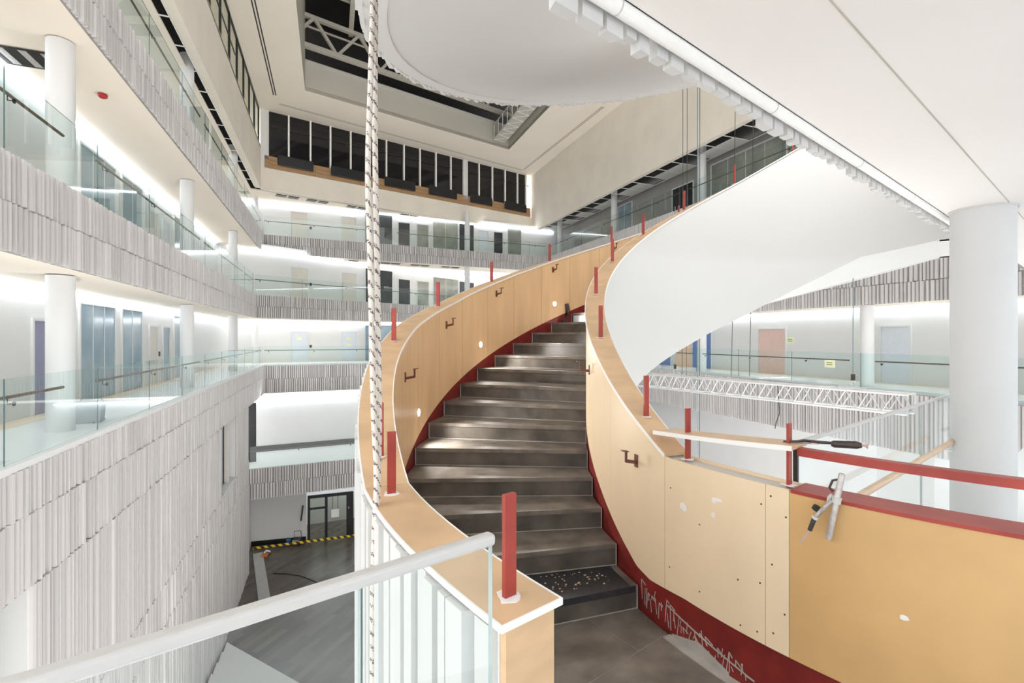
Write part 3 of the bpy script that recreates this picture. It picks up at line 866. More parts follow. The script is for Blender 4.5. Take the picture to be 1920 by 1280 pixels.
# ------------------------------------------------------------------ doors and glazed openings in the corridor walls
dn = [2]
def opening(label, A, B, s0, s1, z, h, leaf, frame='white', zb=0.0, proud=0.03, handle=False, note=False, cat='door', split=0, leafcat='leaf'):
    dn[0] += 1
    nm = ('door_%d' if cat == 'door' else 'window_%d') % (dn[0] if cat == 'door' else dn[0] + 20)
    e = empty(nm, (*along(A, B, s0), z)); tag(e, label, cat, kind='structure')
    if s1 < s0: s0, s1 = s1, s0
    f = 0.07
    under(e, box('jamb', frame, None, along(A, B, s0 - f), along(A, B, s0), -proud - .02, 0.0, z + zb, z + h + f))
    under(e, box('jamb', frame, None, along(A, B, s1), along(A, B, s1 + f), -proud - .02, 0.0, z + zb, z + h + f))
    under(e, box('head', frame, None, along(A, B, s0), along(A, B, s1), -proud - .02, 0.0, z + h, z + h + f))
    if split:
        for i in range(split):
            a = s0 + (s1 - s0) * i / split; c = s0 + (s1 - s0) * (i + 1) / split
            under(e, box('pane', leaf, None, along(A, B, a + .01), along(A, B, c - .01), -proud + .005, -0.003, z + zb, z + h))
            if i: under(e, box('mullion', frame, None, along(A, B, a - .012), along(A, B, a + .012), -proud - .01, -0.003, z + zb, z + h))
    else:
        under(e, box('leaf', leaf, None, along(A, B, s0 + .005), along(A, B, s1 - .005), -proud + .01, -0.003, z + zb, z + h - .005))
    if handle:
        under(e, box('handle', 'alu', None, along(A, B, s1 - .2), along(A, B, s1 - .08), -proud - .03, -proud + .01, z + 1.0, z + 1.03))
        under(e, box('card_reader', 'black', None, along(A, B, s1 + .16), along(A, B, s1 + .30), -proud - .02, 0, z + 1.02, z + 1.2))
    if note:
        for zz in (1.55, 1.05)[:note]:
            o = under(e, box('paper_notice', 'note', None, along(A, B, (s0 + s1) / 2 - .16), along(A, B, (s0 + s1) / 2 + .16), -proud - .0, -proud + .012, z + zz, z + zz + .2))
    return e
def opx(label, k, side, xa, xb, h, leaf, **kw):
    i = {'left': 0, 'back': 1, 'right': 2}[side]
    A, B = WALL[k][i], WALL[k][i + 1]
    return opening(label, A, B, hit(xa, A, B), hit(xb, A, B), TOPZ[k], h, leaf, **kw)
# left corridor
for k in (4, 5, 6):
    w_ = lvl_words[k]
    if k == 4:
        opx('violet-grey door left of the first column', k, 'left', 60, 87, 2.1, 'purple')
    opx('wide blue-grey office glazing beside the first left column on the ' + w_, k, 'left', 148, 213, 2.62, 'office', cat='glazing', split=3)
    opx('narrow blue-grey office glazing on the left of the ' + w_, k, 'left', 227, 264, 2.62, 'office', cat='glazing', split=2)
    opx('white door with dark lock edge on the left of the ' + w_, k, 'left', 279, 293, 2.12, 'doorgrey', handle=(k == 4))
    opx('blue door further along the left of the ' + w_, k, 'left', 304, 316, 2.12, 'doorblue' if k > 4 else 'office')
    opx('last office glazing before the second left column on the ' + w_, k, 'left', 325, 341, 2.62, 'office', cat='glazing')
# back corridor
for k in (4, 5, 6):
    w_ = lvl_words[k]; lf = 'doorblue' if k == 4 else 'doorgrey'
    opx('first pale door from the left corner at the back of the ' + w_, k, 'back', 546, 576, 2.12, lf, handle=True, note=1 if k == 4 else 0)
    opx('second pale door from the left corner at the back of the ' + w_, k, 'back', 641, 667, 2.12, lf, note=2 if k == 4 else 0)
    opx('dark glazed opening behind the ropes at the back of the ' + w_, k, 'back', 685, 735, 2.62, 'darkroom' if k > 4 else 'office', cat='glazing', split=2)
    if k > 4:
        opx('dark doorway just right of the ropes at the back of the ' + w_, k, 'back', 747, 768, 2.12, 'darkroom')
        opx('grey doorway next to the green-grey glazing at the back of the ' + w_, k, 'back', 782, 803, 2.12, 'officew')
        opx('wide green-grey glazing at the back of the ' + w_, k, 'back', 812, 858, 2.6, 'officew', cat='glazing', split=2)
        opx('dark glazing behind the right back column on the ' + w_, k, 'back', 861, 888, 2.5, 'darkroom', cat='glazing')
        opx('pale blue doorway right of the back column on the ' + w_, k, 'back', 899, 915, 2.12, 'doorblue')
        opx('dark doorway right of the back column on the ' + w_, k, 'back', 926, 942, 2.12, 'darkroom')
        opx('grey glazing near the right corner at the back of the ' + w_, k, 'back', 952, 977, 2.6, 'officew', cat='glazing')
# right corridor
opx('blue wall panel left of the peach door', 4, 'right', 1234, 1258, 2.6, 'blue', cat='panel')
opx('peach wood door on the right of the landing level', 4, 'right', 1266, 1297, 2.45, 'peach')
opx('narrow blue panel with a white notice right of the peach door', 4, 'right', 1299.5, 1308, 2.6, 'blue', cat='panel', note=1)
opx('blue wall panel between the peach and pink doors', 4, 'right', 1323, 1334, 2.6, 'blue', cat='panel')
opx('pink wood door on the right of the landing level', 4, 'right', 1423, 1473, 2.12, 'pink', handle=False)
opx('cool white door behind the right column on the landing level', 4, 'right', 1653, 1706, 2.12, 'doorblue')
opx('black doorway on the right of the top gallery', 6, 'right', 1262, 1300, 2.1, 'black')
opx('grey glazing beyond the black doorway on the right top gallery', 6, 'right', 1335, 1475, 2.5, 'officew', cat='glazing', split=4)
opx('pale glazing on the right top gallery before the black doorway', 6, 'right', 1160, 1185, 2.5, 'office', cat='glazing', split=2)
opx('pale door at the right of the middle gallery', 5, 'right', 1710, 1760, 2.12, 'doorgrey')
def notice(label, k, side, x, z, w=0.42, h=0.3, back=False):
    i = {'left': 0, 'back': 1, 'right': 2}[side]
    A, B = (WALL if not back else EDGE)[k][i], (WALL if not back else EDGE)[k][i + 1]
    s = hit(x, A, B)
    o = box('paper_notice', 'note', None, along(A, B, s - w / 2), along(A, B, s + w / 2), -0.01 if not back else 0.018, 0.0 if not back else 0.03, z, z + h)
    for j in range(2):
        m_ = box('print_line', 'tagtext', None, along(A, B, s - w * .3), along(A, B, s + w * .25), -0.014 if not back else 0.014, -0.01 if not back else 0.018, z + h * (.35 + .25 * j), z + h * (.45 + .25 * j))
        m_.parent = o
    return tag(o, label, 'notice')
notice('pale yellow notice on the wall right of the pink door', 4, 'right', 1482, 1.45)
notice('pale yellow notice on the wall left of the right column', 4, 'right', 1618, 1.45, .3)
notice('yellow notice stuck on the glass balustrade below the pink door', 4, 'right', 1555, 0.6, .4, .28, True)

# ================================================================== the curved staircase
CX, CY = 3.5406, 4.0076
RI, RO = 2.8873, 4.4112
PH, DP, RISE = -0.4193, 0.0969, 0.15
def pol(n, r):
    a = PH + DP * n
    return (CX - r * math.cos(a), CY + r * math.sin(a))
def interp(t, x):
    if x <= t[0][0]: return t[0][1]
    for (a, va), (c, vc) in zip(t, t[1:]):
        if x <= c: return va + (vc - va) * (x - a) / (c - a)
    return t[-1][1]
G_OUT = [(0, 1.06), (3, 1.10), (5, 1.07), (7.6, .975), (10, .945), (16, .905), (28, .90)]
G_IN = [(0, 1.045), (2, 1.07), (3.5, 1.095), (7, 1.10), (9.5, 1.087), (14, 1.07), (19, 1.03), (28, 1.03)]
S_IN = [(0, .62), (13, .655), (16, .77), (19.5, .88), (25, .94), (28, 1.25)]
S_OUT = [(0, .80), (4, .83), (11, .85), (15, .87), (20, 1.0), (28, 1.25)]
def flr(n): return RISE * min(max(n, 0), 28)
def cap_o(n): return flr(n) + interp(G_OUT, n)
def cap_i(n): return flr(n) + interp(G_IN, n)
def sof_i(n): return flr(n) - interp(S_IN, n)
def sof_o(n): return flr(n) - interp(S_OUT, n)

def arc(name, m, n0, n1, r0, r1, zb, zt, parent=None, step=0.25, z=0.0, smooth=True, twist=None):
    """curved prism; zb, zt are functions of n or constants; twist gives the outer bottom separately"""
    fb = zb if callable(zb) else (lambda n: zb)
    ft = zt if callable(zt) else (lambda n: zt)
    fo = twist or fb
    k = max(1, int(math.ceil((n1 - n0) / step)))
    vs, fs = [], []
    for i in range(k + 1):
        n = n0 + (n1 - n0) * i / k
        p, q = pol(n, r0), pol(n, r1)
        vs += [(p[0], p[1], fb(n) + z), (q[0], q[1], fo(n) + z), (q[0], q[1], ft(n) + z), (p[0], p[1], ft(n) + z)]
    for i in range(k):
        a, c = 4 * i, 4 * i + 4
        for j in range(4):
            fs.append((a + j, a + (j + 1) % 4, c + (j + 1) % 4, c + j))
    fs += [(0, 3, 2, 1), (4 * k, 4 * k + 1, 4 * k + 2, 4 * k + 3)]
    b = MB(); b.add(vs, fs)
    o = b.build(name, m, parent)
    if smooth: smooth_by_angle(o, 40)
    return o

stair = empty('curved_staircase', (0, 0, 0))
tag(stair, 'curved stair with dark stone steps, plywood lined walls and red posts', 'staircase')
for n in range(1, 29):
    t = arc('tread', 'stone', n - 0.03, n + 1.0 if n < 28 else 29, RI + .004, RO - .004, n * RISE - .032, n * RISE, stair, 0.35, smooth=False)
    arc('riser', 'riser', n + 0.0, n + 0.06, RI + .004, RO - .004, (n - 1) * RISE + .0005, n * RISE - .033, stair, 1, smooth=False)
    # pale joint line under the riser
    arc('joint', 'joint', n - 0.022, n - 0.001, RI + .01, RO - .01, (n - 1) * RISE + .0003, (n - 1) * RISE + .004, t, 1, smooth=False)
    arc('sealant', 'joint', n - 0.036, n - .012, RO - .012, RO - .003, (n - 1) * RISE, n * RISE, t, 1, smooth=False)
    arc('sealant', 'joint', n - 0.036, n - .012, RI + .003, RI + .010, (n - 1) * RISE, n * RISE, t, 1, smooth=False)

# --- outer wall
ow = arc('outer_wall', 'soffit', -2.62, 31, RO + .02, RO + .155, sof_o, lambda n: cap_o(n) - .03, stair)
arc('stringer', 'redbase', -2.6, 31, RO + .006, RO + .019, lambda n: flr(n) - .16, lambda n: flr(n) + .2, stair)
seams = [-2.67, -1.2] + [0.86 + 1.45 * i for i in range(21)]
def ply_bot(n): return flr(n) + (.055 if n > 0 else .055)
for a, c in zip(seams, seams[1:]):
    arc('panel', 'ply', a + .006, c - .006, RO - .006, RO + .006, ply_bot, lambda n: cap_o(n) - .0165, ow)
arc('end_panel', 'plycap', -2.675, -2.625, RO + .0, RO + .155, -.5, cap_o(0) - .0165, ow)
for a, c in ((-2.70, -.02), (.0, 6.0), (6.01, 12), (12.01, 18), (18.01, 24), (24.01, 31)):
    cp = arc('cap', 'plycap', a, c, RO - .012, RO + .175, lambda n: cap_o(n) - .016, cap_o, ow)
    arc('edge_strip', 'edge', a, c, RO - .018, RO - .0122, lambda n: cap_o(n) - .017, lambda n: cap_o(n) + .001, cp)
    arc('edge_strip', 'edge', a, c, RO + .1752, RO + .181, lambda n: cap_o(n) - .017, lambda n: cap_o(n) + .001, cp)
arc('edge_strip', 'edge', -2.712, -2.7005, RO - .018, RO + .181, cap_o(0) - .017, cap_o(0) + .001, ow)
# --- inner wall
iw = arc('inner_wall', 'soffit', -9, 31, RI - .135, RI - .02, lambda n: sof_i(n) if n > 0 else -1.3, lambda n: cap_i(n) - .03, stair)
arc('stringer', 'redbase', -9, 31, RI - .019, RI - .006, lambda n: flr(n) - .16, lambda n: flr(n) + .30, stair)
def ply_bot_i(n): return interp([(-9, .235), (-.5, .27), (.5, .245), (1.0, .27), (2, .42), (3, .58), (28, 4.33)], n)
iseams = [-9, -7.2, -4.9]
for a, c in zip([-9, -6.4], [-6.4, -2.57]):
    arc('panel', 'plywarm', a + .004, c - .004, RI - .006, RI + .006, ply_bot_i, 1.02, iw)
for a, c in zip([-2.57, -2.19, 0.02, 2.29, 4.5, 6.7, 9, 12, 15, 18, 21, 24], [-2.19, 0.02, 2.29, 4.5, 6.7, 9, 12, 15, 18, 21, 24, 27]):
    arc('panel', 'plylight', a + .004, c - .004, RI - .006, RI + .006, ply_bot_i, lambda n: cap_i(n) - .0165, iw, 0.12)
for a, c in ((.0, 6.0), (6.01, 12), (12.01, 18), (18.01, 24), (24.01, 31)):
    cp = arc('cap', 'plycap', a, c, RI - .16, RI + .012, lambda n: cap_i(n) - .016, cap_i, iw)
    arc('edge_strip', 'edge', a, c, RI + .0122, RI + .018, lambda n: cap_i(n) - .017, lambda n: cap_i(n) + .001, cp)
    arc('edge_strip', 'edge', a, c, RI - .166, RI - .1602, lambda n: cap_i(n) - .017, lambda n: cap_i(n) + .001, cp)
# white finish on the void side
arc('void_face', 'soffit', 0, 31, RI - .150, RI - .136, sof_i, lambda n: cap_i(n) - .023, iw)
# open wall top of the landing: ply back panel and dark slot
arc('back_panel', 'plylight', -2.57, 0, RI - .150, RI - .136, .4, 1.03, iw)
# soffit
sf = arc('soffit', 'soffit', -2.6, 31, RI - .150, RO + .155, sof_i, lambda n: flr(n) - .2, stair, twist=sof_o)
# red steel cap and rail of the landing wall
arc('steel_cap', 'red', -9, -2.60, RI - .155, RI + .01, 1.018, 1.034, iw)
arc('steel_rail', 'red', -9, -2.62, RI - .095, RI - .045, 1.18, 1.215, iw)
arc('back_face', 'plywarm', -9, -2.57, RI - .150, RI - .136, -.2, 1.017, iw)
# raised loose cap board
lb = arc('cap_board', 'plycap', -2.62, .35, RI - .16, RI + .012, lambda n: 1.155 + .022 * (-n), lambda n: 1.175 + .022 * (-n), iw)
arc('edge_strip', 'edge', -2.62, .35, RI + .0122, RI + .018, lambda n: 1.153 + .022 * (-n), lambda n: 1.176 + .022 * (-n), lb)

def post(n, r, z0, h, parent, w=.034, t=.012):
    p = pol(n, r); a = PH + DP * n
    tg = Vector((math.sin(a), math.cos(a)))          # along the wall
    rd = Vector((-math.cos(a), math.sin(a)))
    b = MB()
    A = Vector(p) - rd * w / 2; B = Vector(p) + rd * w / 2
    b.seg(A, B, -t / 2, t / 2, z0 - .01, z0 + h)
    o = b.build('post', 'red', parent)
    b = MB()
    k = 12
    pts = []
    for j in range(k):
        ang = 2 * math.pi * j / k; rr = random.uniform(.022, .040)
        pts.append((p[0] + math.cos(ang) * rr, p[1] + math.sin(ang) * rr))
    b.prism(pts, z0 - .002, z0 + .0025)
    b.build('filler_patch', 'plaster', parent)
    return o
for n in (-2.5, -.28, .5, 4.1, 7.1, 10.1, 13.1, 16.1, 19.1, 22.1):
    post(n, RO + .085, cap_o(n), .265, ow, w=.036 if n < 1 else .036, t=.014 if n < 1 else .02)
for n in (1.05, 4.2, 7.0, 9.95, 12.95, 15.95, 19.0, 22.0):
    post(n, RI - .075, cap_i(n), .265, iw)
for n in (-.34, -2.45):
    post(n, RI - .075, 1.03, .29, iw)

def wall_bracket(n, r, z, inward, parent):
    p = Vector(pol(n, r)); a = PH + DP * n
    rd = Vector((-math.cos(a), math.sin(a))) * inward
    b = MB()
    b.bar((*p, z - .05), (*p, z + .03), .035, .008, up=(rd.x, rd.y, 0))
    q = p + rd * .075
    b.bar((*p, z - .02), (*q, z - .005), .014, .02)
    b.bar((*q, z - .012), (*q, z + .055), .014, .014)
    b.bar((*(q - rd * .012), z + .055), (*(q + rd * .03), z + .062), .03, .006)
    return b.build('handrail_bracket', 'bracket', parent)
for n in (4.08, 7.12, 10.05, 13.05, 16.04): wall_bracket(n, RO - .008, flr(n) + .805, -1, ow)
for n in (1.0, 4.45): wall_bracket(n, RI + .008, flr(n) + .80, 1, iw)

for n in (5.2, 9.15, 13.13):
    p = Vector(pol(n, RO - .007)); a = PH + DP * n; rd = Vector((math.cos(a), -math.sin(a)))
    z = flr(n) + .268
    b = MB(); b.disc((*p, z), (rd.x, rd.y, 0), .040, .004); s_ = b.build('spotlight', 'rail', ow)
    b = MB(); b.disc((*(p + rd * .004), z), (rd.x, rd.y, 0), .033, .002); b.build('lamp', 'spot', s_)
    ld = bpy.data.lights.new('spot_beam', 'SPOT'); ld.energy = 26; ld.spot_size = math.radians(120); ld.spot_blend = .6; ld.shadow_soft_size = .03; ld.color = (1, .97, .93)
    lo = bpy.data.objects.new('spot_beam', ld); col.objects.link(lo)
    pp = p + rd * .03
    lo.location = (*pp, z)
    lo.rotation_euler = Vector((rd.x, rd.y, -.55)).to_track_quat('-Z', 'Y').to_euler()
    lo.parent = s_

# --- white ribbed cladding on the outside
def ribs(parent, n0, n1, z, lo, hi, m='clad'):
    n = n0
    while n < n1:
        i = random.randrange(8); w = VAR[i][0]
        dn_ = w / ((RO + .16) * DP)
        c = n + dn_ / 2
        n += dn_ + random.choice((0.0, .01, .03)) 
        a = PH + DP * c
        p = pol(c, RO + .155)
        rd = Vector((-math.cos(a), math.sin(a))); tg = Vector((rd.y, -rd.x))
        z0, z1 = lo(c) + z + random.uniform(-.02, .015), hi(c) + z
        o = bpy.data.objects.new('cladding_rib', vmesh(i, m))
        Rm = Matrix(((tg.x, rd.x, 0), (tg.y, rd.y, 0), (0, 0, 1))).to_4x4()
        o.matrix_world = Matrix.Translation((p[0], p[1], z0)) @ Rm @ Matrix.Diagonal((1, .55, z1 - z0, 1))
        col.objects.link(o); o.parent = parent
ribs(ow, -2.6, 14, 0, sof_o, lambda n: cap_o(n) - .025)

# --- the next flight overhead, one storey up
up = empty('curved_staircase', (0, 0, 0))
tag(up, 'white underside of the next curved flight overhead with a ribbed rim', 'staircase')
u_ow = arc('outer_wall', 'soffit', -2.6, 31, RO + .02, RO + .155, sof_o, lambda n: cap_o(n) - .03, up, z=4.2)
u_iw = arc('inner_wall', 'soffit', -2.6, 31, RI - .150, RI - .02, sof_i, lambda n: cap_i(n), up, z=4.2)
arc('soffit', 'soffit', -2.6, 31, RI - .150, RO + .155, sof_i, lambda n: flr(n) - .2, up, z=4.2, twist=sof_o)
ribs(u_ow, -2.4, 23, 4.2, sof_o, lambda n: cap_o(n) - .03)

# ------------------------------------------------------------------ near edge: landing floor, slab overhead
EA = Vector((0.33, 1.57)); ED = Vector((0.787, 0.617)); EN = Vector((-0.617, 0.787))   # EN points into the atrium
def Ept(t, o=0.0):
    q = EA + ED * t + EN * o
    return (q.x, q.y)
b = MB(); b.prism([Ept(-9), Ept(16), Ept(16, -5.2), Ept(-9, -5.2)], -1.35, -.013)
o = b.build('floor', 'whitefloor'); tag(o, 'stone landing floor at the foot of the stair', 'floor', kind='structure')
fl = o
arc('landing_base', 'joint', -6, 1.05, RI, RO, -.6, -.0012, fl)
# stone tiles of the landing, cut to the ring between the two curved walls
def clip(poly, axis, lim, keep):
    out = []
    for i in range(len(poly)):
        p, q = poly[i], poly[(i + 1) % len(poly)]
        ip, iq = keep * (p[axis] - lim) >= 0, keep * (q[axis] - lim) >= 0
        if ip: out.append(p)
        if ip != iq:
            t = (lim - p[axis]) / (q[axis] - p[axis])
            out.append((p[0] + t * (q[0] - p[0]), p[1] + t * (q[1] - p[1])))
    return out
ringp = [pol(-5 + 6.02 * i / 40, RO) for i in range(41)] + [pol(1.02 - 6.02 * i / 40, RI) for i in range(41)]
ring_e = [((Vector(p) - EA).dot(ED), (Vector(p) - EA).dot(EN)) for p in ringp]
tp, tl, gp = 0.41, 0.82, 0.0016
for i in range(-3, 7):
    for j in range(-3, 5):
        s0 = .634 + (i - 1) * tp; t0 = -.25 + j * tl + (i % 2) * .4
        q = ring_e
        for ax, lim, kp in ((0, t0 + gp, 1), (0, t0 + tl - gp, -1), (1, s0 + gp, 1), (1, s0 + tp - gp, -1)):
            if q: q = clip(q, ax, lim, kp)
        if len(q) < 3: continue
        ar = abs(sum(q[k][0] * q[(k + 1) % len(q)][1] - q[(k + 1) % len(q)][0] * q[k][1] for k in range(len(q)))) / 2
        if ar < 1e-4: continue
        b = MB(); b.prism([Ept(*p) for p in q], -.012, 0.0); b.build('tile', 'tile', fl)
# plaster dust fillet along the wall base
arc('dust_fillet', 'joint', -2.6, -.1, RI - .004, RI + .05, -.002, .006, fl)

o = box('wall_near', 'white', None, Ept(-9), Ept(16), -5.2, -5.0, -.013, 2.85); tag(o, 'white corridor wall of the near gallery behind the viewpoint', 'wall', kind='structure')
o = box('light_strip', 'strip', None, Ept(-9), Ept(16), -4.98, -4.71, 2.79, 2.835); tag(o, 'added unseen light strip at the top of the near gallery wall behind the viewpoint', 'light', 'corridor light strips')  # unseen strip added and widened to brighten the near ceiling
b = MB(); b.prism([Ept(-9), Ept(16), Ept(16, -5.2), Ept(-9, -5.2)], 2.85, 4.2)
o = b.build('ceiling', 'ceil'); tag(o, 'smooth pale ceiling above the landing at the upper right', 'ceiling', kind='structure')
near_slab = o
for k, t in enumerate((-.42, -1.9)):
    b = MB(); b.seg(Ept(-3, t), Ept(12, t), -.003, .003, 2.846, 2.851)
    m_ = b.build('ceiling_joint', 'sage', near_slab)
nf = fascia('pale ribbed fascia of the slab edge above the landing', Ept(-9), Ept(16), 2.87, 4.18)
nf.hide_render = False
# ribs on the atrium side of the slab edge
d = ED; s = -1.2
while s < 9:
    i = random.randrange(8); w = VAR[i][0]
    p = Vector(Ept(s + w / 2, .062)); z0 = 2.785 + random.uniform(-.02, .012)
    o = bpy.data.objects.new('batten', vmesh(i, 'clad'))
    o.matrix_world = Matrix.Translation((p.x, p.y, z0)) @ Matrix(((ED.x, EN.x, 0), (ED.y, EN.y, 0), (0, 0, 1))).to_4x4() @ Matrix.Diagonal((1, .6, 4.18 - z0, 1))
    col.objects.link(o); o.parent = nf
    s += w + random.choice((.02, .03, .05))
b = MB(); b.tube([(*Ept(-2.5, .029), 2.838), (*Ept(9, .029), 2.838)], .027, 16)
pipe = b.build('edge_pipe', 'edge'); smooth_by_angle(pipe); tag(pipe, 'white round edge profile running along the ceiling rim', 'pipe')
for t in (.05, 1.2, 2.4, 3.6):
    b = MB(); b.tube([(*Ept(t, .029), 2.838), (*Ept(t + .006, .029), 2.838)], .0285, 16); b.build('sleeve', 'rail', pipe)

# near glass balustrades
Ept0 = Ept
def near_glass(label, joints, z1, railm, rw, rh, hand=(), sh=0.0):
    Ept = lambda t, o=0.0: Ept0(t, o + sh)
    e = empty('glass_balustrade', (*Ept(joints[0]), 0)); tag(e, label, 'balustrade')
    for a, c in zip(joints, joints[1:]):
        pane(e, 'glassnear', Ept(a + .002), Ept(c - .002), .031, .046, -.3, z1 - rh + .005)
    b = MB(); b.seg(Ept(joints[0]), Ept(joints[-1] + .004), .0385 - rw / 2, .0385 + rw / 2, z1 - rh, z1)
    r_ = under(e, b.build('top_rail', railm))
    md = r_.modifiers.new('bevel', 'BEVEL'); md.width = .008; md.segments = 3
    for a, c, z, m_ in hand:
        bb = MB(); bb.tube([(*Ept(a, -.06), z), (*Ept(c, -.06), z)], .022, 14)
        h = under(e, bb.build('handrail', m_)); smooth_by_angle(h)
        for t in (a + .18, c - .1):
            bb = MB(); bb.tube([(*Ept(t, .03), z - .08), (*Ept(t, -.06), z - .08), (*Ept(t, -.06), z - .015)], .007, 8)
            bb.disc((*Ept(t, .02), z - .08), (-EN.x, -EN.y, 0), .03, .01, 14)
            o = bb.build('bracket', 'alu', h)
    return e
near_glass('glass balustrade with white top rail in the left foreground', [-4.2, -.9, -.605], 1.296, 'rail', .030, .026, sh=-.20)
ng = near_glass('glass balustrade behind the red rail on the right', [1.50, 3.95, 6.4, 8.8], 1.185, 'beech' if False else 'rail', .03, .02, ((2.0, 4.6, .80, 'beech'), (5.2, 8.0, .80, 'rail')))
under(ng, box('end_profile', 'black', None, Ept(1.484), Ept(1.50), .028, .05, -.2, 1.17))

# ------------------------------------------------------------------ rubber mat on the first step
mt = arc('rubber_mat', 'rubber', .93, 1.92, RI + .06, RO - .02, .1508, .158, None, .2)
arc('nosing_lip', 'rubber', .905, .93, RI + .03, RO - .02, .118, .158, mt, .2)
tag(mt, 'dusty black rubber mat lying on the first stone step', 'mat')
for j in range(70):
    n, r = random.uniform(1.15, 1.85), random.uniform(RI + .15, RI + .95)
    p = pol(n, r); b = MB(); s_ = random.uniform(.003, .009)
    b.prism([(p[0] + s_ * math.cos(t + j), p[1] + s_ * math.sin(t + j) * .7) for t in (0, 2.1, 4.2)], .158, .158 + s_ * .6)
    if j == 0: deb = MB()
    deb.v, deb.f = (deb.v + b.v, deb.f + [tuple(i + len(deb.v) for i in f) for f in b.f])
o = deb.build('grit', 'beech'); tag(o, 'crumbs of building grit scattered on the rubber mat', 'grit', kind='stuff')
# a dark pair of hoses / cover at the top of the visible steps
e = empty('step_cover', (*pol(14, RO - .3), 13 * RISE)); tag(e, 'pale protective sheet over the highest step in view', 'cover')
under(e, arc('sheet', 'doorblue', 13.985, 13.995, RI + .05, RO - .05, 13 * RISE + .002, 14 * RISE + .001, None, 1))
under(e, arc('sheet_top', 'doorblue', 13.985, 14.6, RI + .05, RO - .05, 14 * RISE + .001, 14 * RISE + .003, None, .3))
o = MB()
p0, p1 = pol(13.7, RO - .03), pol(13.5, RO - .05)
o.tube([(*p0, 13 * RISE + .30), (p0[0] + .02, p0[1], 13 * RISE + .2), (*p1, 13 * RISE + .004)], [.03, .035, .045], 8)
o = o.build('cloth_bundle', 'gundark', smooth=True); tag(o, 'dark cloth bundle leaning on the red stringer high on the stair', 'cloth')

# ------------------------------------------------------------------ ropes
def rope(label, pts, r=.0115):
    cu = bpy.data.curves.new('rope', 'CURVE'); cu.dimensions = '3D'
    sp = cu.splines.new('BEZIER'); sp.bezier_points.add(len(pts) - 1)
    for bp, p in zip(sp.bezier_points, pts):
        bp.co = p; bp.handle_left_type = bp.handle_right_type = 'AUTO'
    cu.bevel_depth = r; cu.bevel_resolution = 4; cu.resolution_u = 24
    cu.use_fill_caps = True
    tmp = bpy.data.objects.new('tmp', cu); col.objects.link(tmp)
    dg = bpy.context.evaluated_depsgraph_get()
    me = bpy.data.meshes.new_from_object(tmp.evaluated_get(dg))
    bpy.data.objects.remove(tmp)
    me.materials.clear()
    o = link('rope', me, 'rope', smooth=True)
    return tag(o, label, 'rope', 'pair of hanging ropes')
RY = 1.9
def rp(x, y, dY=0.0):
    Y = RY + dY
    return ((x - 960) / 906.7 * Y, Y, EYE + (632.8 - y) * Y / 906.7)
rope('left of two flecked white ropes hanging in the void', [rp(701, -150), rp(699, 20), rp(695, 150), rp(690, 330), rp(694, 480), rp(697, 620), rp(701, 780), rp(706, 900), rp(702, 1000), rp(699, 1130), rp(699, 1290), rp(701, 2600)])
rope('right of two flecked white ropes hanging in the void', [rp(704, -150, .05), rp(704, 20, .05), rp(703, 150, .05), rp(704, 330, .05), rp(707, 480, .04), rp(709, 620, .03), rp(711, 780, .03), rp(709, 900, .03), rp(706, 1000, .03), rp(705, 1130, .03), rp(706, 1290, .03), rp(704, 2600, .03)])

# ------------------------------------------------------------------ hanging lighting truss
TA, TB = Vector((3.05, 11.4)), Vector((5.90, 7.15))
e = empty('lighting_truss', (TA.x, TA.y, .58)); tag(e, 'aluminium box truss hanging level in the atrium on the right', 'truss')
td = (TB - TA).normalized(); tnn = Vector((-td.y, td.x)) * .145
tl_ = (TB - TA).length
for sgn in (-1, 1):
    for z in (.60, .89):
        p, q = TA + tnn * sgn, TB + tnn * sgn
        m_ = MB(); m_.tube([(*p, z), (*q, z)], .02, 8); under(e, m_.build('chord', 'alu'))
nb = 16
for i in range(nb):
    s0, s1 = tl_ * i / nb, tl_ * (i + 1) / nb
    for sgn in (-1, 1):
        p = TA + td * s0 + tnn * sgn; q = TA + td * (s0 + s1) / 2 + tnn * sgn; r = TA + td * s1 + tnn * sgn
        m_ = MB(); m_.tube([(*p, .60), (*q, .89)], .009, 6); under(e, m_.build('brace', 'alu'))
        m_ = MB(); m_.tube([(*q, .89), (*r, .60)], .009, 6); under(e, m_.build('brace', 'alu'))
    for z in (.60, .89):
        p = TA + td * s0 - tnn; r = TA + td * s1 + tnn
        m_ = MB(); m_.tube([(*p, z), (*r, z)], .008, 6); under(e, m_.build('brace', 'alu'))
m_ = MB(); m_.tube([(*(TB + tnn), .60), (*(TB + tnn), .89), (*(TB - tnn), .89), (*(TB - tnn), .60)], .018, 8); under(e, m_.build('end_frame', 'alu'))
# hooks
for i, s in enumerate((0.95, tl_ - 0.75)):
    p = TA + td * s
    e2 = empty('chain_hook', (*p, .92)); tag(e2, ('chain hook on the left part of the hanging truss', 'chain hook on the right part of the hanging truss')[i], 'hook')
    m_ = MB(); m_.bar((*(p - td * .2), .925), (*(p + td * .2), .925), .06, .03); under(e2, m_.build('clamp', 'rail'))
    m_ = MB(); m_.tube([(p.x + .03 * math.cos(t), p.y, 1.0 + .04 * math.sin(t)) for t in [k * .6 for k in range(-2, 8)]], .011, 6); under(e2, m_.build('hook', 'alu'))
    m_ = MB(); m_.tube([(*p, 1.04), (*p, 1.14)], [.03, .03], 8); under(e2, m_.build('swivel', 'gundark'))
    m_ = MB(); m_.tube([(*p, 1.14), (*p, 4.6 if i == 0 else 2.8)], .007, 6); under(e2, m_.build('chain', 'teal'))
m_ = MB(); p = TA + td * (tl_ * .62); m_.tube([(*p, .86), (p.x + .02, p.y, .6), (p.x + .03, p.y, .35), (p.x - .03, p.y, .18), (p.x - .05, p.y, .08)], .008, 6)
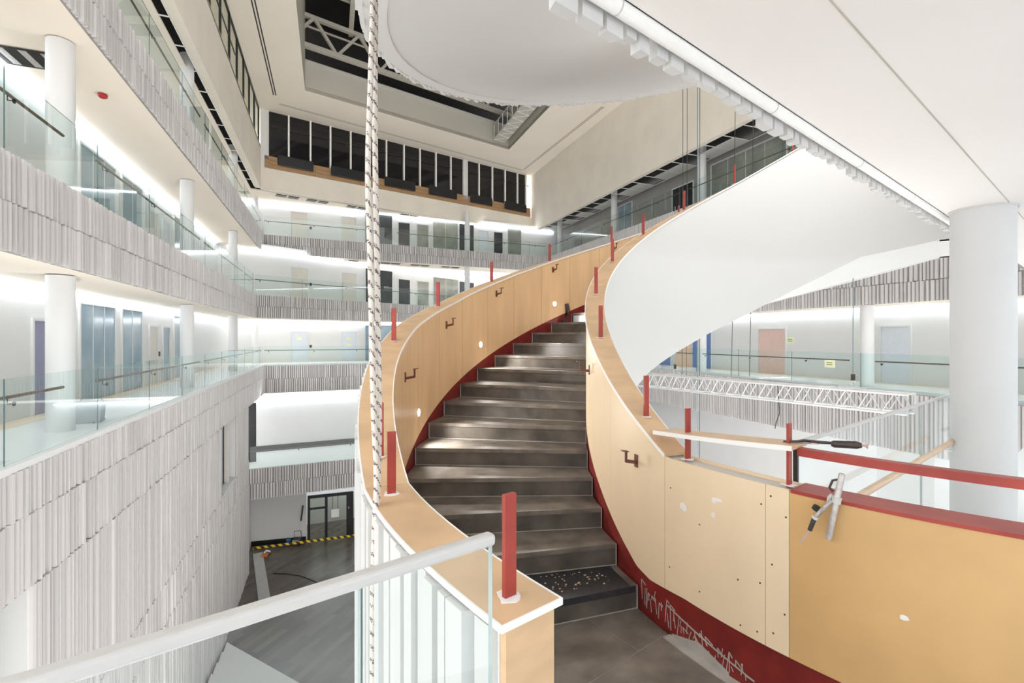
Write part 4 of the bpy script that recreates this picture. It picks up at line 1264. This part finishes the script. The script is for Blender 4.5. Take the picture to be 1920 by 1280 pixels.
o = m_.build('loose_cable', 'cable', smooth=True); tag(o, 'short dark cable end dangling from the middle of the truss', 'cable')
# vertical wires
wires = [(1281, 1279, 10.0, 'M', .006), (1289, 1287, 10.0, 'M', .005), (1308, 1308, 10.2, 'T', .010), (1312.5, 1311, 10.4, 'M', .007), (1382, 1371, 9.8, 'M', .006), (1416, 1405, 9.6, 'M', .006)]
wl_ = ['leftmost thin wire', 'second thin wire from the left', 'grey-teal steel cable', 'dark wire right beside the teal cable', 'slack wire right of the cable group', 'rightmost slack wire']
for (xt, xb, Y, c, r), lb_ in zip(wires, wl_):
    m_ = MB(); zt = 11.8; zb = .95 if xb not in (1308, 1311) else -2.5
    m_.tube([((xb - 960) / 906.7 * Y, Y, zb), (((xb + xt) / 2 - 960) / 906.7 * Y, Y, 3.4), ((xt - 960) / 906.7 * Y, Y, zt)], r, 6)
    o = m_.build('hanging_wire', 'cable' if c == 'M' else 'teal', smooth=True)
    tag(o, lb_ + ' hanging behind the stair on the right', 'wire', 'wires hanging in the atrium')

# ------------------------------------------------------------------ caulking guns
def place(o, loc, xdir, zdir):
    x = Vector(xdir).normalized(); z = Vector(zdir); y = z.cross(x).normalized(); z = x.cross(y)
    o.matrix_world = Matrix.Translation(loc) @ Matrix((x, y, z)).transposed().to_4x4()
# gun lying on the red rail
pA = Vector((*pol(-2.35, RI - .07), 1.222)); pB = Vector((*pol(-3.5, RI - .12), 1.243))
e = empty('caulking_gun'); tag(e, 'dark caulking gun lying across the red rail', 'caulking gun')
g = (pB - pA).length
def part(name, m, b, sm=True):
    o = b.build(name, m, e); 
    if sm: smooth_by_angle(o, 45)
    return o
b = MB(); b.tube([(g * .62, 0, .012), (g * .65, 0, .012), (g * .92, 0, .014), (g * .98, 0, .014)], [.010, .016, .017, .010], 12); part('barrel', 'gundark', b)
b = MB(); b.tube([(g * .98, 0, .014), (g * 1.02, 0, .014), (g * 1.05, 0, .012)], [.005, .005, .013], 10); part('nozzle', 'copper', b)
b = MB(); b.tube([(0, 0, .004), (g * .3, .004, .008), (g * .62, 0, .014)], .0045, 8); part('push_rod', 'gunmetal', b)
b = MB(); b.tube([(g * .02, -.012, .012), (g * .2, -.014, .016), (g * .3, -.012, .022), (g * .45, -.008, .018), (g * .66, 0, .016)], [.004, .006, .006, .007, .006], 8); part('handle', 'gundark', b)
b = MB(); b.bar((g * .38, 0, .012), (g * .46, 0, .014), .022, .016); part('trigger_housing', 'beech', b, False)
place(e, pA, pB - pA, (0, 0, 1))
# gun hooked over the red cap
top = Vector((*pol(-3.335, RI + .035), 1.155)); bot = Vector((*pol(-3.17, RI + .045), .872))
e = empty('caulking_gun'); tag(e, 'metal caulking gun hooked over the red cap and hanging down the ply wall', 'caulking gun')
g = (bot - top).length
b = MB(); b.tube([(0, 0, 0), (.004, 0, 0), (g - .006, 0, 0), (g, 0, 0)], [.009, .0125, .0125, .010], 14); part('tube', 'sausage', b)
b = MB(); b.tube([(g, 0, 0), (g + .006, 0, 0)], .009, 12); part('end_plug', 'copper', b)
b = MB(); b.tube([(.36 * g, 0, 0), (.45 * g, 0, 0)], .0175, 14); part('clamp_ring', 'rail', b)
b = MB(); b.tube([(.36 * g, -.02, -.005), (.42 * g, -.028, -.006), (.5 * g, -.026, -.005)], .009, 8); part('knob', 'rail', b)
b = MB(); b.tube([(.10 * g, -.008, 0), (.14 * g, -.028, 0), (.26 * g, -.034, 0), (.30 * g, -.018, 0)], .005, 8); part('hook', 'gundark', b)
b = MB(); b.tube([(.43 * g, -.014, .006), (.60 * g, -.040, .01), (.74 * g, -.058, .012)], [.008, .009, .009], 10); part('handle', 'gunmetal', b)
b = MB(); b.tube([(.74 * g, -.058, .012), (.78 * g, -.062, .012)], .013, 12); part('collar', 'rail', b)
b = MB(); b.tube([(.78 * g, -.062, .012), (.98 * g, -.070, .012)], [.010, .009], 10); part('grip', 'gundark', b)
b = MB(); b.tube([(.98 * g, -.070, .012), (1.22 * g, -.092, .014)], .0045, 8); part('rod', 'copper', b)
b = MB(); b.tube([(.60 * g, -.062, 0), (.66 * g, -.068, 0)], .016, 12); part('wheel', 'black', b)
rad = Vector((top.x - CX, top.y - CY, 0)).normalized()
place(e, top, bot - top, rad)

# ------------------------------------------------------------------ objects on the hall floor
def hp(x, y, z):
    Y = 906.7 * (z - EYE) / (632.8 - y)
    return Vector(((x - 960) / 906.7 * Y, Y))
a, c = hp(474, 1034, ZG), hp(690, 1006, ZG)
b = MB(); b.seg(a, c, -.012, .012, ZG + .12, ZG + .26)
o = b.build('barrier_tape', 'tape'); tag(o, 'yellow and dark striped barrier tape stretched across the hall', 'tape')
e = empty('floor_machine', (*hp(558, 1019, ZG), ZG)); tag(e, 'small black floor machine with an upright handle beside the hall door', 'machine')
p = hp(558, 1019, ZG)
b = MB(); b.prism([(p.x - .28, p.y - .2), (p.x + .28, p.y - .2), (p.x + .22, p.y + .2), (p.x - .22, p.y + .2)], ZG + .05, ZG + .32); under(e, b.build('body', 'black'))
b = MB(); b.prism([(p.x - .22, p.y - .24), (p.x + .2, p.y - .24), (p.x + .16, p.y - .2), (p.x - .18, p.y - .2)], ZG + .12, ZG + .3); under(e, b.build('front', 'alu'))
b = MB(); b.tube([(p.x - .22, p.y, ZG + .3), (p.x - .2, p.y, ZG + .75), (p.x + .2, p.y, ZG + .78), (p.x + .24, p.y, ZG + .3)], .02, 6); under(e, b.build('frame', 'black'))
b = MB(); b.tube([(p.x + .05, p.y + .1, ZG + .75), (p.x + .12, p.y + .2, ZG + 1.3)], .012, 6); under(e, b.build('stem', 'rail'))
b = MB(); b.tube([(p.x + .12, p.y + .2, ZG + 1.3), (p.x + .2, p.y + .3, ZG + 2.2)], .045, 8); under(e, b.build('handle', 'black'))
for sx in (-.2, .2):
    b = MB(); b.tube([(p.x + sx, p.y - .1, ZG + .06), (p.x + sx + .05, p.y - .1, ZG + .06)], .06, 12); under(e, b.build('wheel', 'rubber'))
p = hp(541, 1019, ZG)
e = empty('bucket', (*p, ZG)); tag(e, 'small blue bucket on the hall floor left of the floor machine', 'bucket')
b = MB(); b.tube([(p.x, p.y, ZG + .002), (p.x, p.y, ZG + .26)], [.11, .15], 14); under(e, b.build('body', 'bluep'))
b = MB(); b.tube([(p.x + .15 * math.cos(t * .35), p.y, ZG + .26 + .1 * math.sin(t * .35)) for t in range(10)], .008, 6); under(e, b.build('bail', 'black'))
p = hp(498, 1043, ZG)
e = empty('power_tool', (*p, ZG)); tag(e, 'orange and white power tool left on the hall floor', 'power tool')
b = MB(); b.prism([(p.x - .2, p.y - .14), (p.x + .16, p.y - .14), (p.x + .12, p.y + .12), (p.x - .16, p.y + .12)], ZG + .03, ZG + .14); under(e, b.build('body', 'orange'))
b = MB(); b.tube([(p.x - .15, p.y + .12, ZG + .15), (p.x - .05, p.y + .2, ZG + .25), (p.x + .18, p.y + .18, ZG + .2)], .05, 8); under(e, b.build('housing', 'edge'))
b = MB(); b.tube([(p.x + .18, p.y - .1, ZG + .08), (p.x + .32, p.y - .02, ZG + .16)], .03, 8); under(e, b.build('grip', 'black'))
pts = [hp(x, y, ZG) for x, y in ((512, 1075), (540, 1076), (565, 1080), (590, 1090), (605, 1098))]
b = MB(); b.tube([(q.x, q.y, ZG + .02) for q in pts], .018, 6)
o = b.build('power_cable', 'cable', smooth=True); tag(o, 'dark power cable snaking over the hall floor', 'cable')
p, q = hp(474, 1040, ZG), hp(486, 1140, ZG)
b = MB(); b.seg(p, q, 0, .5, ZG + .005, ZG + .06)
o = b.build('floor_channel', 'alu'); tag(o, 'pale metal channel lying along the hall floor by the batten wall', 'channel')

# ------------------------------------------------------------------ traces of work on the inner wall
def on_wall(n, z, r=RI + .0065):
    p = pol(n, r); a = PH + DP * n
    return Vector((p[0], p[1], z)), Vector((-math.cos(a), math.sin(a), 0))
for n, z in ((-.15, .86), (-.12, .40), (-.9, .72), (-.9, .36), (-1.7, .52), (-1.75, .30), (-2.28, .98), (-2.30, .66), (-2.32, .34), (-2.12, .93), (-2.1, .55), (-2.52, .90), (-2.5, .45), (-2.05, .31)):
    p, r_ = on_wall(n, z); b = MB(); b.disc(p, r_, .0045, .0012, 8); b.build('screw', 'gundark', iw)
for n, z, w, h in ((-1.28, .885, .035, .014), (-1.22, .872, .02, .012), (-1.2, .80, .018, .016), (-4.05, .62, .02, .012), (-.5, .78, .03, .03)):
    p, r_ = on_wall(n, z); t_ = Vector((r_.y, -r_.x, 0)); b = MB()
    k = [(math.cos(q) * random.uniform(.6, 1), math.sin(q) * random.uniform(.5, 1)) for q in [i * .7 for i in range(9)]]
    vs_ = [p + t_ * (x * w) + Vector((0, 0, y * h)) for x, y in k]
    b.add(vs_ + [v + r_ * .001 for v in vs_], [tuple(range(9)), tuple(range(9, 18))[::-1]] + [(i, (i + 1) % 9, 9 + (i + 1) % 9, 9 + i) for i in range(9)])
    b.build('filler_patch', 'plaster', iw)
# dried adhesive strokes on the red stringer
b = MB()
rr = RI - .0055
for i in range(46):
    n = .85 - i * .064 + random.uniform(-.03, .03)
    top = .17 - max(0, (.2 - n)) * .045 + random.uniform(-.05, .03)
    lo = random.uniform(.02, top - .02)
    p, r_ = on_wall(n, lo, rr); q, _ = on_wall(n + random.uniform(-.06, .06), top, rr)
    b.bar(p, q, .004, .003, up=r_)
    if i % 3 == 0:
        q2, _ = on_wall(n - .12, top - random.uniform(0, .03), rr); b.bar(q, q2, .005, .003, up=r_)
for i in range(9):
    n = .0 - i * .22
    p, r_ = on_wall(n, .16 - i * .012, rr); q, _ = on_wall(n - .22, .148 - i * .012, rr); b.bar(p, q, .008, .003, up=r_)
ad = b.build('adhesive_strokes', 'joint', iw); ad['kind'] = 'stuff'
arc('adhesive_smear', 'joint', -1.5, -.15, rr - .001, rr + .001, .0, lambda n: .075 - abs(n + .85) * .085, iw, .1)

# ------------------------------------------------------------------ glass sheets leaning on the left gallery
p = hp(196, 792, 0.0)
e = empty('glass_sheet_rack', (p.x, p.y, 0)); tag(e, 'grey glass sheets leaning on a small stand behind the left balustrade', 'glass rack')
dd = D_L; nn = N_L
for i in range(3):
    a = p + dd * (i * .10) + nn * .08; c = a + nn * 0.55
    top = Vector((dd.x * .12, dd.y * .12, .42))
    v0 = Vector((a.x, a.y, .01)); v1 = Vector((c.x, c.y, .01))
    th = Vector((dd.x, dd.y, 0)) * .012
    q = [v0, v1, v1 + top, v0 + top]
    m_ = MB(); m_.add(q + [v + th for v in q], [(0, 1, 2, 3), (7, 6, 5, 4), (0, 4, 5, 1), (1, 5, 6, 2), (2, 6, 7, 3), (3, 7, 4, 0)])
    under(e, m_.build('sheet', 'winpale'))
for k in (0.1, .45):
    a = p + nn * (.08 + k)
    m_ = MB(); m_.bar((a.x, a.y, .012), (a.x + dd.x * .5, a.y + dd.y * .5, .012), .03, .02); m_.bar((a.x + dd.x * .46, a.y + dd.y * .46, .012), (a.x + dd.x * .38, a.y + dd.y * .38, .45), .025, .02)
    under(e, m_.build('stand', 'gundark'))
